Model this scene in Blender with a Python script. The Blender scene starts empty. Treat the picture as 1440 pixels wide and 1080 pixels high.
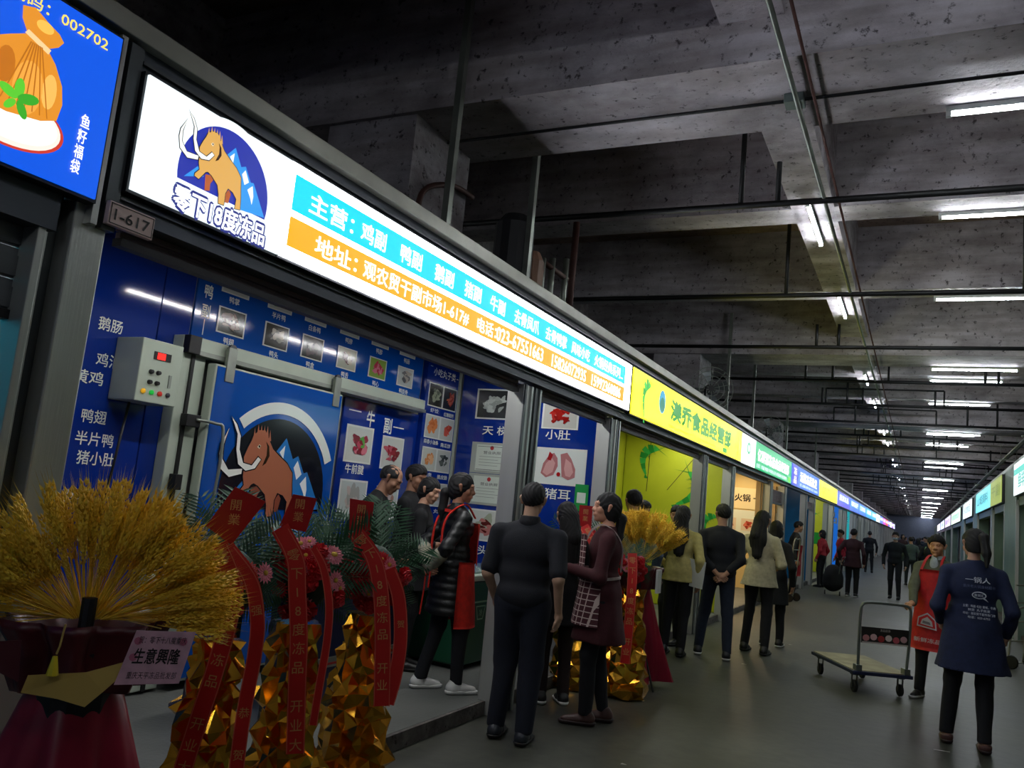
import bpy, bmesh, math, random
import numpy as np
from mathutils import Matrix, Vector
from mathutils.geometry import tessellate_polygon
random.seed(7)
rng = np.random.default_rng(7)
SC = bpy.context.scene
COL = SC.collection
PI = math.pi
R_ = math.radians
# ---------------------------------------------------------------- camera
cd = bpy.data.cameras.new('camera'); cam = bpy.data.objects.new('camera', cd); COL.objects.link(cam)
cd.sensor_width = 36; cd.lens = 1160 / 1440 * 36; cd.clip_end = 400; cd.clip_start = 0.05
cam.matrix_world = (Matrix.Translation((0, 0, 1.55)) @ Matrix.Rotation(0.46788, 4, 'Z')
                    @ Matrix.Rotation(PI / 2 + 0.13833, 4, 'X') @ Matrix.Rotation(0.09818, 4, 'Z'))
SC.camera = cam
# ---------------------------------------------------------------- world, exposure
w = bpy.data.worlds.new('World'); SC.world = w; w.use_nodes = True
w.node_tree.nodes['Background'].inputs[0].default_value = (.55, .65, 1, 1)
w.node_tree.nodes['Background'].inputs[1].default_value = .05
SC.view_settings.view_transform = 'Standard'; SC.view_settings.look = 'None'
SC.view_settings.exposure = 1.0; SC.view_settings.gamma = 1.0; SC.view_settings.use_curve_mapping = False
TUBE_E = 42.0        # radiance of the fluorescent tubes
SIGN_E = 8.5         # radiance of the white light boxes
SHOP_W = 8.0        # watts of each shop's own ceiling lamp
SC.cycles.max_bounces = 5; SC.cycles.diffuse_bounces = 3; SC.cycles.glossy_bounces = 3
SC.cycles.sample_clamp_indirect = 4.0
SC.cycles.caustics_reflective = False; SC.cycles.caustics_refractive = False

# ---------------------------------------------------------------- materials
MATS = {}
def srgb(c):
    if isinstance(c, str):
        c = [int(c[i:i+2], 16) / 255 for i in (0, 2, 4)]
    return tuple(x / 12.92 if x <= .04045 else ((x + .055) / 1.055) ** 2.4 for x in c) + (1,)
def mat(key, c, rough=.6, metal=0., e=None, es=1., noise=0., nscale=8., bump=0., bscale=40., stretch=None, c2=None, coat=0.):
    if key in MATS: return MATS[key]
    m = bpy.data.materials.new(key); m.use_nodes = True; nt = m.node_tree; N = nt.nodes; Lk = nt.links
    b = N['Principled BSDF']
    b.inputs['Base Color'].default_value = srgb(c); b.inputs['Roughness'].default_value = rough; b.inputs['Metallic'].default_value = metal
    if coat: b.inputs['Coat Weight'].default_value = coat; b.inputs['Coat Roughness'].default_value = .08
    if e is not None:
        b.inputs['Emission Color'].default_value = srgb(e); b.inputs['Emission Strength'].default_value = es
    if noise or bump:
        tc = N.new('ShaderNodeTexCoord'); mp = N.new('ShaderNodeMapping'); Lk.new(tc.outputs['Object'], mp.inputs[0])
        if stretch: mp.inputs['Scale'].default_value = stretch
    if noise:
        n = N.new('ShaderNodeTexNoise'); n.inputs['Scale'].default_value = nscale; n.inputs['Detail'].default_value = 6
        Lk.new(mp.outputs[0], n.inputs[0])
        r = N.new('ShaderNodeValToRGB'); s = srgb(c)
        r.color_ramp.elements[0].position = .32; r.color_ramp.elements[1].position = .68
        lo = srgb(c2) if c2 else tuple(x * (1 - noise) for x in s[:3]) + (1,)
        r.color_ramp.elements[0].color = lo
        r.color_ramp.elements[1].color = tuple(min(1, x * (1 + noise * .6)) for x in s[:3]) + (1,)
        Lk.new(n.outputs[0], r.inputs[0]); Lk.new(r.outputs[0], b.inputs['Base Color'])
    if bump:
        n2 = N.new('ShaderNodeTexNoise'); n2.inputs['Scale'].default_value = bscale; n2.inputs['Detail'].default_value = 4
        Lk.new(mp.outputs[0], n2.inputs[0]); bp = N.new('ShaderNodeBump'); bp.inputs['Strength'].default_value = bump; bp.inputs['Distance'].default_value = .02
        Lk.new(n2.outputs[0], bp.inputs['Height']); Lk.new(bp.outputs[0], b.inputs['Normal'])
    MATS[key] = m; return m
def glow(key, c, s=1.):
    if key in MATS: return MATS[key]
    return mat(key, '101010', .35, e=c, es=s)

def concrete(key, c, dark, scale=1.2, speck=.35):
    if key in MATS: return MATS[key]
    m = bpy.data.materials.new(key); m.use_nodes = True; nt = m.node_tree; N = nt.nodes; Lk = nt.links; b = N['Principled BSDF']
    b.inputs['Roughness'].default_value = .8
    tc = N.new('ShaderNodeTexCoord')
    n1 = N.new('ShaderNodeTexNoise'); n1.inputs['Scale'].default_value = scale; n1.inputs['Detail'].default_value = 8; n1.inputs['Roughness'].default_value = .65
    n2 = N.new('ShaderNodeTexNoise'); n2.inputs['Scale'].default_value = 16; n2.inputs['Detail'].default_value = 5; n2.inputs['Roughness'].default_value = .7
    n3 = N.new('ShaderNodeTexNoise'); n3.inputs['Scale'].default_value = 4; n3.inputs['Detail'].default_value = 6
    mp = N.new('ShaderNodeMapping'); mp.inputs['Scale'].default_value = (.35, 1, 2.5)
    Lk.new(tc.outputs['Object'], mp.inputs[0]); Lk.new(tc.outputs['Object'], n1.inputs[0]); Lk.new(tc.outputs['Object'], n2.inputs[0]); Lk.new(mp.outputs[0], n3.inputs[0])
    r1 = N.new('ShaderNodeValToRGB'); r1.color_ramp.elements[0].position = .36; r1.color_ramp.elements[1].position = .66
    r1.color_ramp.elements[0].color = srgb(dark); r1.color_ramp.elements[1].color = srgb(c)
    r2 = N.new('ShaderNodeValToRGB'); r2.color_ramp.elements[0].position = .33; r2.color_ramp.elements[1].position = .42
    r2.color_ramp.elements[0].color = (.12, .11, .11, 1); r2.color_ramp.elements[1].color = (1, 1, 1, 1)
    r3 = N.new('ShaderNodeValToRGB'); r3.color_ramp.elements[0].position = .38; r3.color_ramp.elements[1].position = .62
    r3.color_ramp.elements[0].color = (.62, .58, .55, 1); r3.color_ramp.elements[1].color = (1, 1, 1, 1)
    x = N.new('ShaderNodeMix'); x.data_type = 'RGBA'; x.blend_type = 'MULTIPLY'; x.inputs[0].default_value = min(1, speck + .6)
    y = N.new('ShaderNodeMix'); y.data_type = 'RGBA'; y.blend_type = 'MULTIPLY'; y.inputs[0].default_value = .8
    Lk.new(n1.outputs[0], r1.inputs[0]); Lk.new(n2.outputs[0], r2.inputs[0]); Lk.new(n3.outputs[0], r3.inputs[0])
    Lk.new(r1.outputs[0], x.inputs[6]); Lk.new(r2.outputs[0], x.inputs[7]); Lk.new(x.outputs[2], y.inputs[6]); Lk.new(r3.outputs[0], y.inputs[7])
    Lk.new(y.outputs[2], b.inputs['Base Color'])
    bp = N.new('ShaderNodeBump'); bp.inputs['Strength'].default_value = .5; bp.inputs['Distance'].default_value = .02
    Lk.new(n2.outputs[0], bp.inputs['Height']); Lk.new(bp.outputs[0], b.inputs['Normal'])
    MATS[key] = m; return m

# ---------------------------------------------------------------- object helpers
WM = {}
def wm(o): return WM.get(o.name, Matrix.Identity(4))
def place(o, parent=None, M=None):
    M = M if M is not None else Matrix.Identity(4)
    if parent is not None:
        o.parent = parent; o.matrix_basis = wm(parent).inverted() @ M
    else:
        o.matrix_basis = M
    WM[o.name] = M.copy()
    return o
def tag(o, label=None, cat=None, group=None, kind=None):
    if label: o['label'] = label
    if cat: o['category'] = cat
    if group: o['group'] = group
    if kind: o['kind'] = kind
    return o
def thing(name, label, cat, loc=(0, 0, 0), rz=0., group=None, kind=None):
    o = bpy.data.objects.new(name, None); COL.objects.link(o); o.empty_display_size = .1
    place(o, None, Matrix.Translation(loc) @ Matrix.Rotation(rz, 4, 'Z'))
    return tag(o, label, cat, group, kind)
def link(name, me, m=None, parent=None, M=None, smooth=False):
    if m is not None:
        me.materials.clear()
        for q in (m if isinstance(m, (list, tuple)) else [m]): me.materials.append(q)
    if smooth: me.polygons.foreach_set('use_smooth', [True] * len(me.polygons))
    o = bpy.data.objects.new(name, me); COL.objects.link(o)
    return place(o, parent, M)
def copy_obj(o, parent=None, M=None):
    c = o.copy(); COL.objects.link(c); c.parent = None
    return place(c, parent, M)

class MB:
    def __init__(s): s.v = []; s.f = []; s.mi = []
    def add(s, vs, fs, mi=0):
        n = len(s.v); s.v += [tuple(v) for v in vs]; s.f += [tuple(i + n for i in f) for f in fs]; s.mi += [mi] * len(fs); return s
    def box(s, a, b, mi=0, M=None, bev=0.):
        x0, y0, z0 = a; x1, y1, z1 = b
        vs = [(x0,y0,z0),(x1,y0,z0),(x1,y1,z0),(x0,y1,z0),(x0,y0,z1),(x1,y0,z1),(x1,y1,z1),(x0,y1,z1)]
        fs = [(0,3,2,1),(4,5,6,7),(0,1,5,4),(1,2,6,5),(2,3,7,6),(3,0,4,7)]
        if M is not None: vs = [M @ Vector(v) for v in vs]
        return s.add(vs, fs, mi)
    def tube(s, pts, r, n=8, mi=0, cap=True, r2=None):
        pts = [Vector(p) for p in pts]; rings = []; up = None
        for i, p in enumerate(pts):
            d = (pts[min(i+1, len(pts)-1)] - pts[max(i-1, 0)]).normalized()
            if up is None:
                up = Vector((0,0,1)) if abs(d.z) < .9 else Vector((1,0,0))
            a = d.cross(up).normalized(); bb = a.cross(d).normalized(); up = bb
            rr = r[i] if isinstance(r, (list, tuple)) else (r if r2 is None else r + (r2 - r) * i / max(1, len(pts)-1))
            rings.append([p + (a * math.cos(2*PI*k/n) + bb * math.sin(2*PI*k/n)) * rr for k in range(n)])
        vs = [v for g in rings for v in g]; fs = []
        for i in range(len(pts) - 1):
            for k in range(n):
                fs.append((i*n+k, i*n+(k+1)%n, (i+1)*n+(k+1)%n, (i+1)*n+k))
        if cap:
            fs.append(tuple(range(n))[::-1]); fs.append(tuple((len(pts)-1)*n + k for k in range(n)))
        return s.add(vs, fs, mi)
    def lathe(s, prof, n=16, c=(0,0,0), mi=0, M=None, cap=True):
        vs = []; fs = []
        for r, z in prof:
            for k in range(n):
                v = Vector((c[0] + r*math.cos(2*PI*k/n), c[1] + r*math.sin(2*PI*k/n), c[2] + z)); vs.append(M @ v if M is not None else v)
        for i in range(len(prof)-1):
            for k in range(n): fs.append((i*n+k, i*n+(k+1)%n, (i+1)*n+(k+1)%n, (i+1)*n+k))
        if cap:
            fs.append(tuple(range(n))[::-1]); fs.append(tuple((len(prof)-1)*n + k for k in range(n)))
        return s.add(vs, fs, mi)
    def ball(s, c, r, n=10, m=6, mi=0, M=None):
        r = (r, r, r) if not isinstance(r, (tuple, list)) else r
        vs = []; fs = []
        for i in range(m+1):
            t = PI * i / m
            for k in range(n):
                v = Vector((r[0]*math.sin(t)*math.cos(2*PI*k/n), r[1]*math.sin(t)*math.sin(2*PI*k/n), r[2]*math.cos(t)))
                if M is not None: v = M @ v
                vs.append(v + Vector(c))
        for i in range(m):
            for k in range(n): fs.append((i*n+k, (i+1)*n+k, (i+1)*n+(k+1)%n, i*n+(k+1)%n))
        return s.add(vs, fs, mi)
    def mesh(s, name='mesh'):
        me = bpy.data.meshes.new(name); me.from_pydata(s.v, [], s.f); me.validate()
        if any(s.mi) and len(me.polygons) == len(s.mi): me.polygons.foreach_set('material_index', s.mi)
        me.update(); return me
    def build(s, name, m, parent=None, M=None, smooth=False, bev=0.):
        o = link(name, s.mesh(name), None, parent, M, smooth)
        for q in (m if isinstance(m, (list, tuple)) else [m]): o.data.materials.append(q)
        if bev:
            b = o.modifiers.new('bevel', 'BEVEL'); b.width = bev; b.segments = 2; b.limit_method = 'ANGLE'
        return o
def bx(name, a, b, m, parent=None, bev=0., **k):
    lo = [min(p, q) for p, q in zip(a, b)]; hi = [max(p, q) for p, q in zip(a, b)]
    c = Vector([(p + q) / 2 for p, q in zip(lo, hi)])
    h = (Vector(hi) - Vector(lo)) / 2
    return MB().box(-h, h).build(name, m, parent, Matrix.Translation(c), bev=bev)

# flat graphics: frame F = 4x4 whose x,y span the surface, z = outward normal
def FX(X):   return Matrix(((0,0,1,X),(1,0,0,0),(0,1,0,0),(0,0,0,1)))       # faces +X : u -> Y, v -> Z
def FNX(X):  return Matrix(((0,0,-1,X),(-1,0,0,0),(0,1,0,0),(0,0,0,1)))     # faces -X : u -> -Y
def FNY(Y):  return Matrix(((1,0,0,0),(0,0,-1,Y),(0,1,0,0),(0,0,0,1)))      # faces -Y : u -> X
def poly(name, polys, m, F, parent=None, off=.003):
    """flat print: polygons (u,v), on frame F, off metres in front of it"""
    c = Vector((sum(p[0] for p in polys[0]) / len(polys[0]), sum(p[1] for p in polys[0]) / len(polys[0]), 0))
    mb = MB()
    for P in polys:
        vs = [(p[0] - c.x, p[1] - c.y, 0) for p in P]
        tr = tessellate_polygon([[Vector(v) for v in vs]])
        fs = []
        for t in tr:
            a, b, d = (Vector(vs[i]) for i in t)
            fs.append(tuple(t) if (b-a).cross(d-a).z > 0 else tuple(t)[::-1])
        mb.add(vs, fs)
    return mb.build(name, m, parent, F @ Matrix.Translation((c.x, c.y, off)))
def rect(name, u0, v0, u1, v1, m, F, parent=None, off=.003, t=.004):
    """thin board"""
    c = ((u0+u1)/2, (v0+v1)/2); h = (abs(u1-u0)/2, abs(v1-v0)/2)
    return MB().box((-h[0], -h[1], -t), (h[0], h[1], 0)).build(name, m, parent, F @ Matrix.Translation((c[0], c[1], off + t)))
def circ(cu, cv, r, n=28, a0=0, a1=2*PI, sy=1.):
    return [(cu + r*math.cos(a0 + (a1-a0)*i/n), cv + r*sy*math.sin(a0 + (a1-a0)*i/n)) for i in range(n + (0 if abs(a1-a0) > 6.28 else 1))]
TXT = {}
def text_mesh(s, bold=.0, res=2):
    """flat glyph mesh; bold thickens the strokes by overlaying shifted copies"""
    k = (s, bold)
    if k not in TXT:
        c = bpy.data.curves.new('t', 'FONT'); c.body = s; c.size = 1; c.resolution_u = res
        o = bpy.data.objects.new('t', c); COL.objects.link(o)
        me = bpy.data.meshes.new_from_object(o.evaluated_get(bpy.context.evaluated_depsgraph_get()))
        bpy.data.objects.remove(o); bpy.data.curves.remove(c)
        a = np.empty(len(me.vertices)*3); me.vertices.foreach_get('co', a); a = a.reshape(-1, 3)
        if bold > .015:
            n = 4 if bold < .06 else 8; r = bold*.62; V = []; Fq = []
            F0 = [tuple(q.vertices) for q in me.polygons]
            for i in range(n):
                d = np.array((r*math.cos(i*2*PI/n + PI/4), r*math.sin(i*2*PI/n + PI/4), i*1e-5)); V.append(a + d); Fq += [tuple(j + i*len(a) for j in f) for f in F0]
            a = np.concatenate(V); me = bpy.data.meshes.new('lettering'); me.from_pydata(a.tolist(), [], Fq); me.update()
        TXT[k] = (me, a)
    return TXT[k]
def lettering(name, s, u, v, h, m, F, parent=None, bold=.02, off=.006, w=None, center=True, skew=0.):
    """s centred on (u,v) (or starting at u), h = height of the characters, w = whole width if given"""
    me, a = text_mesh(s, bold); me = me.copy()
    x0, x1 = a[:,0].min(), a[:,0].max(); y0, y1 = a[:,1].min(), a[:,1].max()
    if all(ord(ch) < 128 for ch in s): y0, y1 = 0, .72
    else: y0, y1 = -.09, .87
    sy = h / (y1 - y0); sx = sy if w is None else w / (x1 - x0)
    b = a.copy(); b[:,0] = (a[:,0] - ((x0+x1)/2 if center else x0)) * sx; b[:,1] = (a[:,1] - (y0+y1)/2) * sy
    b[:,0] += skew * b[:,1]
    me.vertices.foreach_set('co', b.ravel()); me.update()
    return link(name, me, m, parent, F @ Matrix.Translation((u, v, off)))
def ribbon(name, pts, wdir, width, m, parent=None, t=.0015, taper=None, smooth=True):
    pts = [Vector(p) for p in pts]; mb = MB(); vs = []; fs = []
    for i, p in enumerate(pts):
        d = (pts[min(i+1, len(pts)-1)] - pts[max(i-1, 0)]).normalized()
        wv = wdir[i] if isinstance(wdir, list) else wdir
        wv = Vector(wv); wv = (wv - d * wv.dot(d)).normalized(); n = wv.cross(d).normalized()
        ww = (width[i] if isinstance(width, (list, tuple)) else width) / 2
        vs += [p - wv*ww + n*t, p + wv*ww + n*t, p + wv*ww - n*t, p - wv*ww - n*t]
    for i in range(len(pts)-1):
        for k in range(4): fs.append((i*4+k, i*4+(k+1)%4, (i+1)*4+(k+1)%4, (i+1)*4+k))
    n = len(pts)*4; fs += [(3,2,1,0), (n-4,n-3,n-2,n-1)]
    return mb.add(vs, fs).build(name, m, parent, smooth=False)
def spline(pts, k=5):
    P = [Vector(p) for p in pts]; out = []
    for i in range(len(P)-1):
        a = P[max(i-1,0)]; b = P[i]; c = P[i+1]; d = P[min(i+2, len(P)-1)]
        for j in range(k):
            t = j/k
            out.append(.5*((2*b) + (c-a)*t + (2*a-5*b+4*c-d)*t*t + (3*b-a-3*c+d)*t**3))
    out.append(P[-1]); return out

# ---------------------------------------------------------------- palette
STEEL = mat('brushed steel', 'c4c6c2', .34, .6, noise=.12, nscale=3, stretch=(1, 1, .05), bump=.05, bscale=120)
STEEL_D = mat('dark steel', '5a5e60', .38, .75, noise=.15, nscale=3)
CHAR = mat('charcoal fascia', '4e535c', .42, .35, noise=.12, nscale=5)
BLACK = mat('black plastic', '121214', .5)
SHUT = mat('shutter steel', '74777c', .45, .5, noise=.15, nscale=4, stretch=(1, .2, 4))
SHUTB = mat('grimy shutter roll', '7a686e', .6, .3, noise=.35, nscale=14, stretch=(1, .3, 5), bump=.5, bscale=60)
GALV = mat('galvanised steel', '9aa096', .4, .7, noise=.2, nscale=6)
CREAM = mat('cream enamel', 'b9c4b4', .35, .1, noise=.06, nscale=5)
WHITE = mat('white print', 'e8eee8', .4)
BLUE1 = mat('deep blue gloss board', '0c2f8c', .07, coat=.4, noise=.08, nscale=1.5)
BLUE2 = mat('mid blue gloss board', '0d4fa8', .09, coat=.4, noise=.08, nscale=2)
TEAL = mat('teal board', '10829c', .3, noise=.1, nscale=1.5)
YEL = mat('yellow green board', 'c6cc30', .35, noise=.08, nscale=1.2, c2='b2bc26')
CONC = concrete('beam concrete', 'd4ced4', '989298')
CONC2 = concrete('slab concrete', 'b8a298', '7c6a62', .8, .2)
KERB = concrete('kerb concrete', '8a8480', '4a4644', 5, .5)
PIPE = mat('black iron pipe', '1c1c1e', .5, .3)
RUST = mat('red oxide pipe', '5a3a34', .6, .2, noise=.3)
W_ON = glow('lit white acrylic', 'f2f6ff', SIGN_E)
def on(c, s=1.): return glow('lit ' + c + ' %.1f' % s, c, s*.62)

# ---------------------------------------------------------------- floor, ceiling
fm = bpy.data.materials.new('stained concrete floor'); fm.use_nodes = True
N = fm.node_tree.nodes; Lk = fm.node_tree.links; b = N['Principled BSDF']
tc = N.new('ShaderNodeTexCoord'); n1 = N.new('ShaderNodeTexNoise'); n1.inputs['Scale'].default_value = .7; n1.inputs['Detail'].default_value = 8
n2 = N.new('ShaderNodeTexNoise'); n2.inputs['Scale'].default_value = 9; n2.inputs['Detail'].default_value = 8
Lk.new(tc.outputs['Object'], n1.inputs[0]); Lk.new(tc.outputs['Object'], n2.inputs[0])
r1 = N.new('ShaderNodeValToRGB'); r1.color_ramp.elements[0].color = srgb('2f302a'); r1.color_ramp.elements[1].color = srgb('4d4f44')
r1.color_ramp.elements[0].position = .35; r1.color_ramp.elements[1].position = .65
r2 = N.new('ShaderNodeValToRGB'); r2.color_ramp.elements[0].color = (.55, .55, .55, 1); r2.color_ramp.elements[0].position = .35; r2.color_ramp.elements[1].position = .6
mx = N.new('ShaderNodeMix'); mx.data_type = 'RGBA'; mx.blend_type = 'MULTIPLY'; mx.inputs[0].default_value = .5
Lk.new(n1.outputs[0], r1.inputs[0]); Lk.new(n2.outputs[0], r2.inputs[0]); Lk.new(r1.outputs[0], mx.inputs[6]); Lk.new(r2.outputs[0], mx.inputs[7]); Lk.new(mx.outputs[2], b.inputs['Base Color'])
r3 = N.new('ShaderNodeMapRange'); r3.inputs[3].default_value = .38; r3.inputs[4].default_value = .62
Lk.new(n1.outputs[0], r3.inputs[0]); Lk.new(r3.outputs[0], b.inputs['Roughness'])
bp = N.new('ShaderNodeBump'); bp.inputs['Strength'].default_value = .25; bp.inputs['Distance'].default_value = .01
Lk.new(n2.outputs[0], bp.inputs['Height']); Lk.new(bp.outputs[0], b.inputs['Normal'])
YE = 112
tag(bx('floor', (-14, -10, -.2), (9, YE, 0), fm), kind='structure')
tag(bx('floor_raised_step', (-7, -6, 0), (-2.8, YE, .1), mat('grey screed', '6a6c68', .55, noise=.2, nscale=2, bump=.2), bev=.006), kind='structure')
k = tag(bx('trim_kerb', (-2.8, -6, 0), (-2.775, YE, .097), KERB), kind='structure')
k = tag(bx('floor_raised_step_right', (1.6, -6, 0), (5, YE, .1), KERB), kind='structure')
for n, a, c in (('wall_left', (-14.2, -10, 0), (-14, YE, 5.4)), ('wall_right', (9, -10, 0), (9.2, YE, 5.4))):
    tag(bx(n, a, c, CONC2), kind='structure')
tag(bx('wall_end', (-14, YE, 0), (9, YE + .2, 5.4), mat('blue grey end wall', '8088a0', .8, noise=.1)), kind='structure')
ceil = tag(bx('ceiling', (-14, -10, 5.35), (9, YE, 5.55), CONC2), kind='structure')
H = 4.25; H2 = 4.53
gm = MB().box((-13, -.46, 0), (10, .46, 5.35-H)).mesh('girder'); sm = MB().box((-13, -.2, 0), (10, .2, 5.35-H2)).mesh('beam')
gm.materials.append(CONC); sm.materials.append(CONC)
bay = 0
BEAMS = []
for j in range(-5, 37):
    y = 5.1 + 2.93 * j
    if y > YE - .5: continue
    if j % 3 == 0: link('girder', gm, None, ceil, Matrix.Translation((-1, y, H))); BEAMS.append((y, H, .46, j))
    else: link('beam', sm, None, ceil, Matrix.Translation((-1, y, H2))); BEAMS.append((y, H2, .2, j))
lm = MB().box((-.19, 0, 0), (.19, 7.87, 5.35-H2)).mesh('spine_beam'); lm.materials.append(CONC)
for j in range(-3, 36, 3):
    y = 5.1 + 2.93*j + .46
    link('spine_beam', lm, None, ceil, Matrix.Translation((-.98, y, H2)))
    link('spine_beam', lm, None, ceil, Matrix.Translation((-5.6, y, H2)))
cm = MB().box((-.4, -.4, 3.125), (.4, .4, H)).mesh('column'); cm.materials.append(CONC)
for j in range(0, 36, 3):
    link('column', cm, None, ceil, Matrix.Translation((-3.75, 5.1 + 2.93*j - .02, 0)))
    link('column', cm, None, ceil, Matrix.Translation((3.1, 5.1 + 2.93*j - .02, 0)))

# ---------------------------------------------------------------- fluorescent tubes
TUBE = glow('fluorescent tube', 'f4fbff', TUBE_E)
hm = MB().box((-.6, -.02, 0), (.6, .02, .035)).mesh('housing'); hm.materials.append(mat('white fitting', 'd0d4d0', .4))
tm = MB().tube([(-.57, 0, -.012), (.57, 0, -.012)], .014, 8).mesh('tube'); tm.materials.append(TUBE)
em = MB().box((-.6, -.018, -.03), (-.57, .018, 0)).box((.57, -.018, -.03), (.6, .018, 0)).mesh('end_cap'); em.materials.append(mat('white fitting', 'd0d4d0', .4))
def tube_light(x, y, z, rz, lab, grp):
    t = thing('tube_light', lab, 'light', (x, y, z), rz, grp)
    W = wm(t)
    link('housing', hm, None, t, W); link('tube', tm, None, t, W); link('end_cap', em, None, t, W)
_T = ['', 'first', 'second', 'third', 'fourth', 'fifth', 'sixth', 'seventh', 'eighth', 'ninth', 'tenth', 'eleventh', 'twelfth', 'thirteenth', 'fourteenth', 'fifteenth', 'sixteenth', 'seventeenth', 'eighteenth', 'nineteenth']
def ordn(n):
    if n < 20: return _T[n]
    t = ['', '', 'twent', 'thirt', 'fort'][n // 10]
    return t + 'ieth' if n % 10 == 0 else t + 'y-' + _T[n % 10]
ORD_ = ['first', 'second', 'third', 'fourth', 'fifth', 'sixth', 'seventh', 'eighth', 'ninth', 'tenth', 'eleventh', 'twelfth']
n = 0
for (y, h, hw, j) in BEAMS:
    if j < 0:
        tube_light(.68, y + hw - .06, h - .036, 0, 'added unseen fluorescent tube across the aisle behind the camera, number %s back' % ordn(-j), 'tubes across the aisle'); continue  # unseen tubes behind the camera, added for more light near it
    lab = '%s fluorescent tube from the camera, fixed across the aisle under a beam' % ordn(n + 1)
    tube_light(.68, y + hw - .06, h - .036, 0, lab, 'tubes across the aisle'); n += 1
n = 0
for j in range(0, 36, 3):
    for dy in (2.9, 6.1):
        y = 5.1 + 2.93*j + dy
        if y > YE - 2: continue
        lab = '%s fluorescent tube from the camera, lengthwise under the long spine beam' % ordn(n + 1)
        tube_light(-1.0, y + .2, H2 - .036, PI/2, lab, 'tubes along the spine beam'); n += 1

# ---------------------------------------------------------------- pipes under the ceiling
def straight(name, a, b2, r, m, label, cat='pipe', group=None, n=8, parent=None):
    a = Vector(a); b2 = Vector(b2); c = (a + b2) / 2
    o = MB().tube([a - c, b2 - c], r, n).build(name, m, parent, Matrix.Translation(c), smooth=True)
    if parent is None: tag(o, label, cat, group)
    return o
n = 0
for k in range(0, 37):
    y = 6.68 + 2.88 * k
    if y > 108: break
    lab = '%s black sprinkler pipe from the camera, running across under the beams' % ordn(n + 1)
    t = thing('sprinkler_pipe', lab, 'pipe', (-1, y, 4.17), 0, 'sprinkler pipes across the hall'); n += 1
    off = (.0, .0) 
    straight('pipe_run', (-5.5, y, 4.17), (3.4, y + .1, 4.17), .028, PIPE, None, parent=t)
    rr = random.Random(k)
    xs = [-1.42, -1.12] if k % 2 == 0 else [-1.45, .9]
    if k > 2: xs += [rr.uniform(-2.5, 0), rr.uniform(0, 2)]
    for x in xs: straight('riser', (x, y + .05, 4.17), (x, y + .05, 5.3 if k < 2 else 4.17 + rr.choice([.34, .5, .8])), .022, PIPE, None, parent=t)
    if k > 2:
        x = rr.uniform(-2, .5)
        straight('branch', (x, y + .05, 4.5), (x + 2.2, y + .05, 4.5), .018, PIPE, None, parent=t)
        straight('riser', (x, y + .05, 4.17), (x, y + .05, 4.5), .018, PIPE, None, parent=t)
        straight('riser', (x + 2.2, y + .05, 4.17), (x + 2.2, y + .05, 4.5), .018, PIPE, None, parent=t)
straight('conduit', (-.76, -3, 4.19), (-.76, 100, 4.19), .016, GALV, 'long galvanised conduit running down the hall beside the spine beam')
straight('conduit', (-.66, -3, 4.21), (-.66, 100, 4.21), .010, RUST, 'thin brown conduit running down the hall beside the galvanised one')
straight('conduit', (-5, 5.12, 4.225), (3, 5.12, 4.225), .012, PIPE, 'thin black conduit clipped across the nearest wide concrete girder')
bxx = tag(bx('junction_box', (-.84, 5.06, 4.19), (-.72, 5.18, 4.249), mat('green grey box', '6a7874', .5), bev=.004), 'small grey junction box where two conduits cross under the girder', 'junction box')
straight('conduit', (2.2, 2, 4.12), (2.2, 105, 4.12), .045, GALV, 'thick pale pipe running above the right row of stalls')
straight('conduit', (2.05, 2, 4.0), (2.05, 105, 4.0), .025, GALV, 'thinner pale pipe running above the right row of stalls')
for k in range(16):
    y = 9 + 5.8*k
    t = thing('pipe_hanger', '%s trapeze hanger from the camera, carrying the pale pipes on the right' % ordn(k + 1), 'hanger', (2.12, y, 3.9), 0, 'hangers above the right row')
    for q in (1.95, 2.33): straight('rod', (q, y, 3.94), (q, y, 5.34), .008, GALV, None, parent=t)
    bx('crossbar', (1.9, y-.02, 3.935), (2.38, y+.02, 3.965), GALV, t)

for i, y in enumerate(range(-3, 60, 9)): tube_light(-9.5, y, H - .3, PI/2, '%s added fluorescent tube over the next aisle, unseen beyond the left stalls' % ordn(i + 1), 'added tubes over the next aisle')  # hidden tubes added to brighten the dark ceiling over the left stalls
# ================================================================ stall row, left
XF = -2.60          # face of the sign boxes
M0 = 1.93; MP = 5.82
SH3 = {}
roofL = tag(bx('roof_left', (-6.6, -6, 3.06), (-2.74, YE-1, 3.12), STEEL_D), kind='structure')
tag(bx('trim_cornice', (-2.70, -6, 3.085), (-2.61, YE-1, 3.165), mat('pale cornice', 'a8a89c', .35, .6, noise=.15, nscale=4), bev=.004), kind='structure')
tag(bx('trim_fascia', (-2.80, 1.80, 2.44), (-2.66, YE-1, 3.085), CHAR), kind='structure')
tag(bx('trim_fascia', (-2.80, -6, 2.30), (-2.66, 1.72, 3.085), CHAR), kind='structure')
for z in (2.50, 2.985, 3.03):
    tag(bx('trim_ledge', (-2.66, 1.93, z - .006), (-2.645, YE-1, z + .006), STEEL_D), kind='structure')
def divider(y, x0=-4.6, m=None):
    return tag(bx('wall_divider', (x0, y, .1), (-2.82, y + .08, 3.06), m or mat('stall partition', '7a7c7e', .6)), kind='structure')
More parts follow.
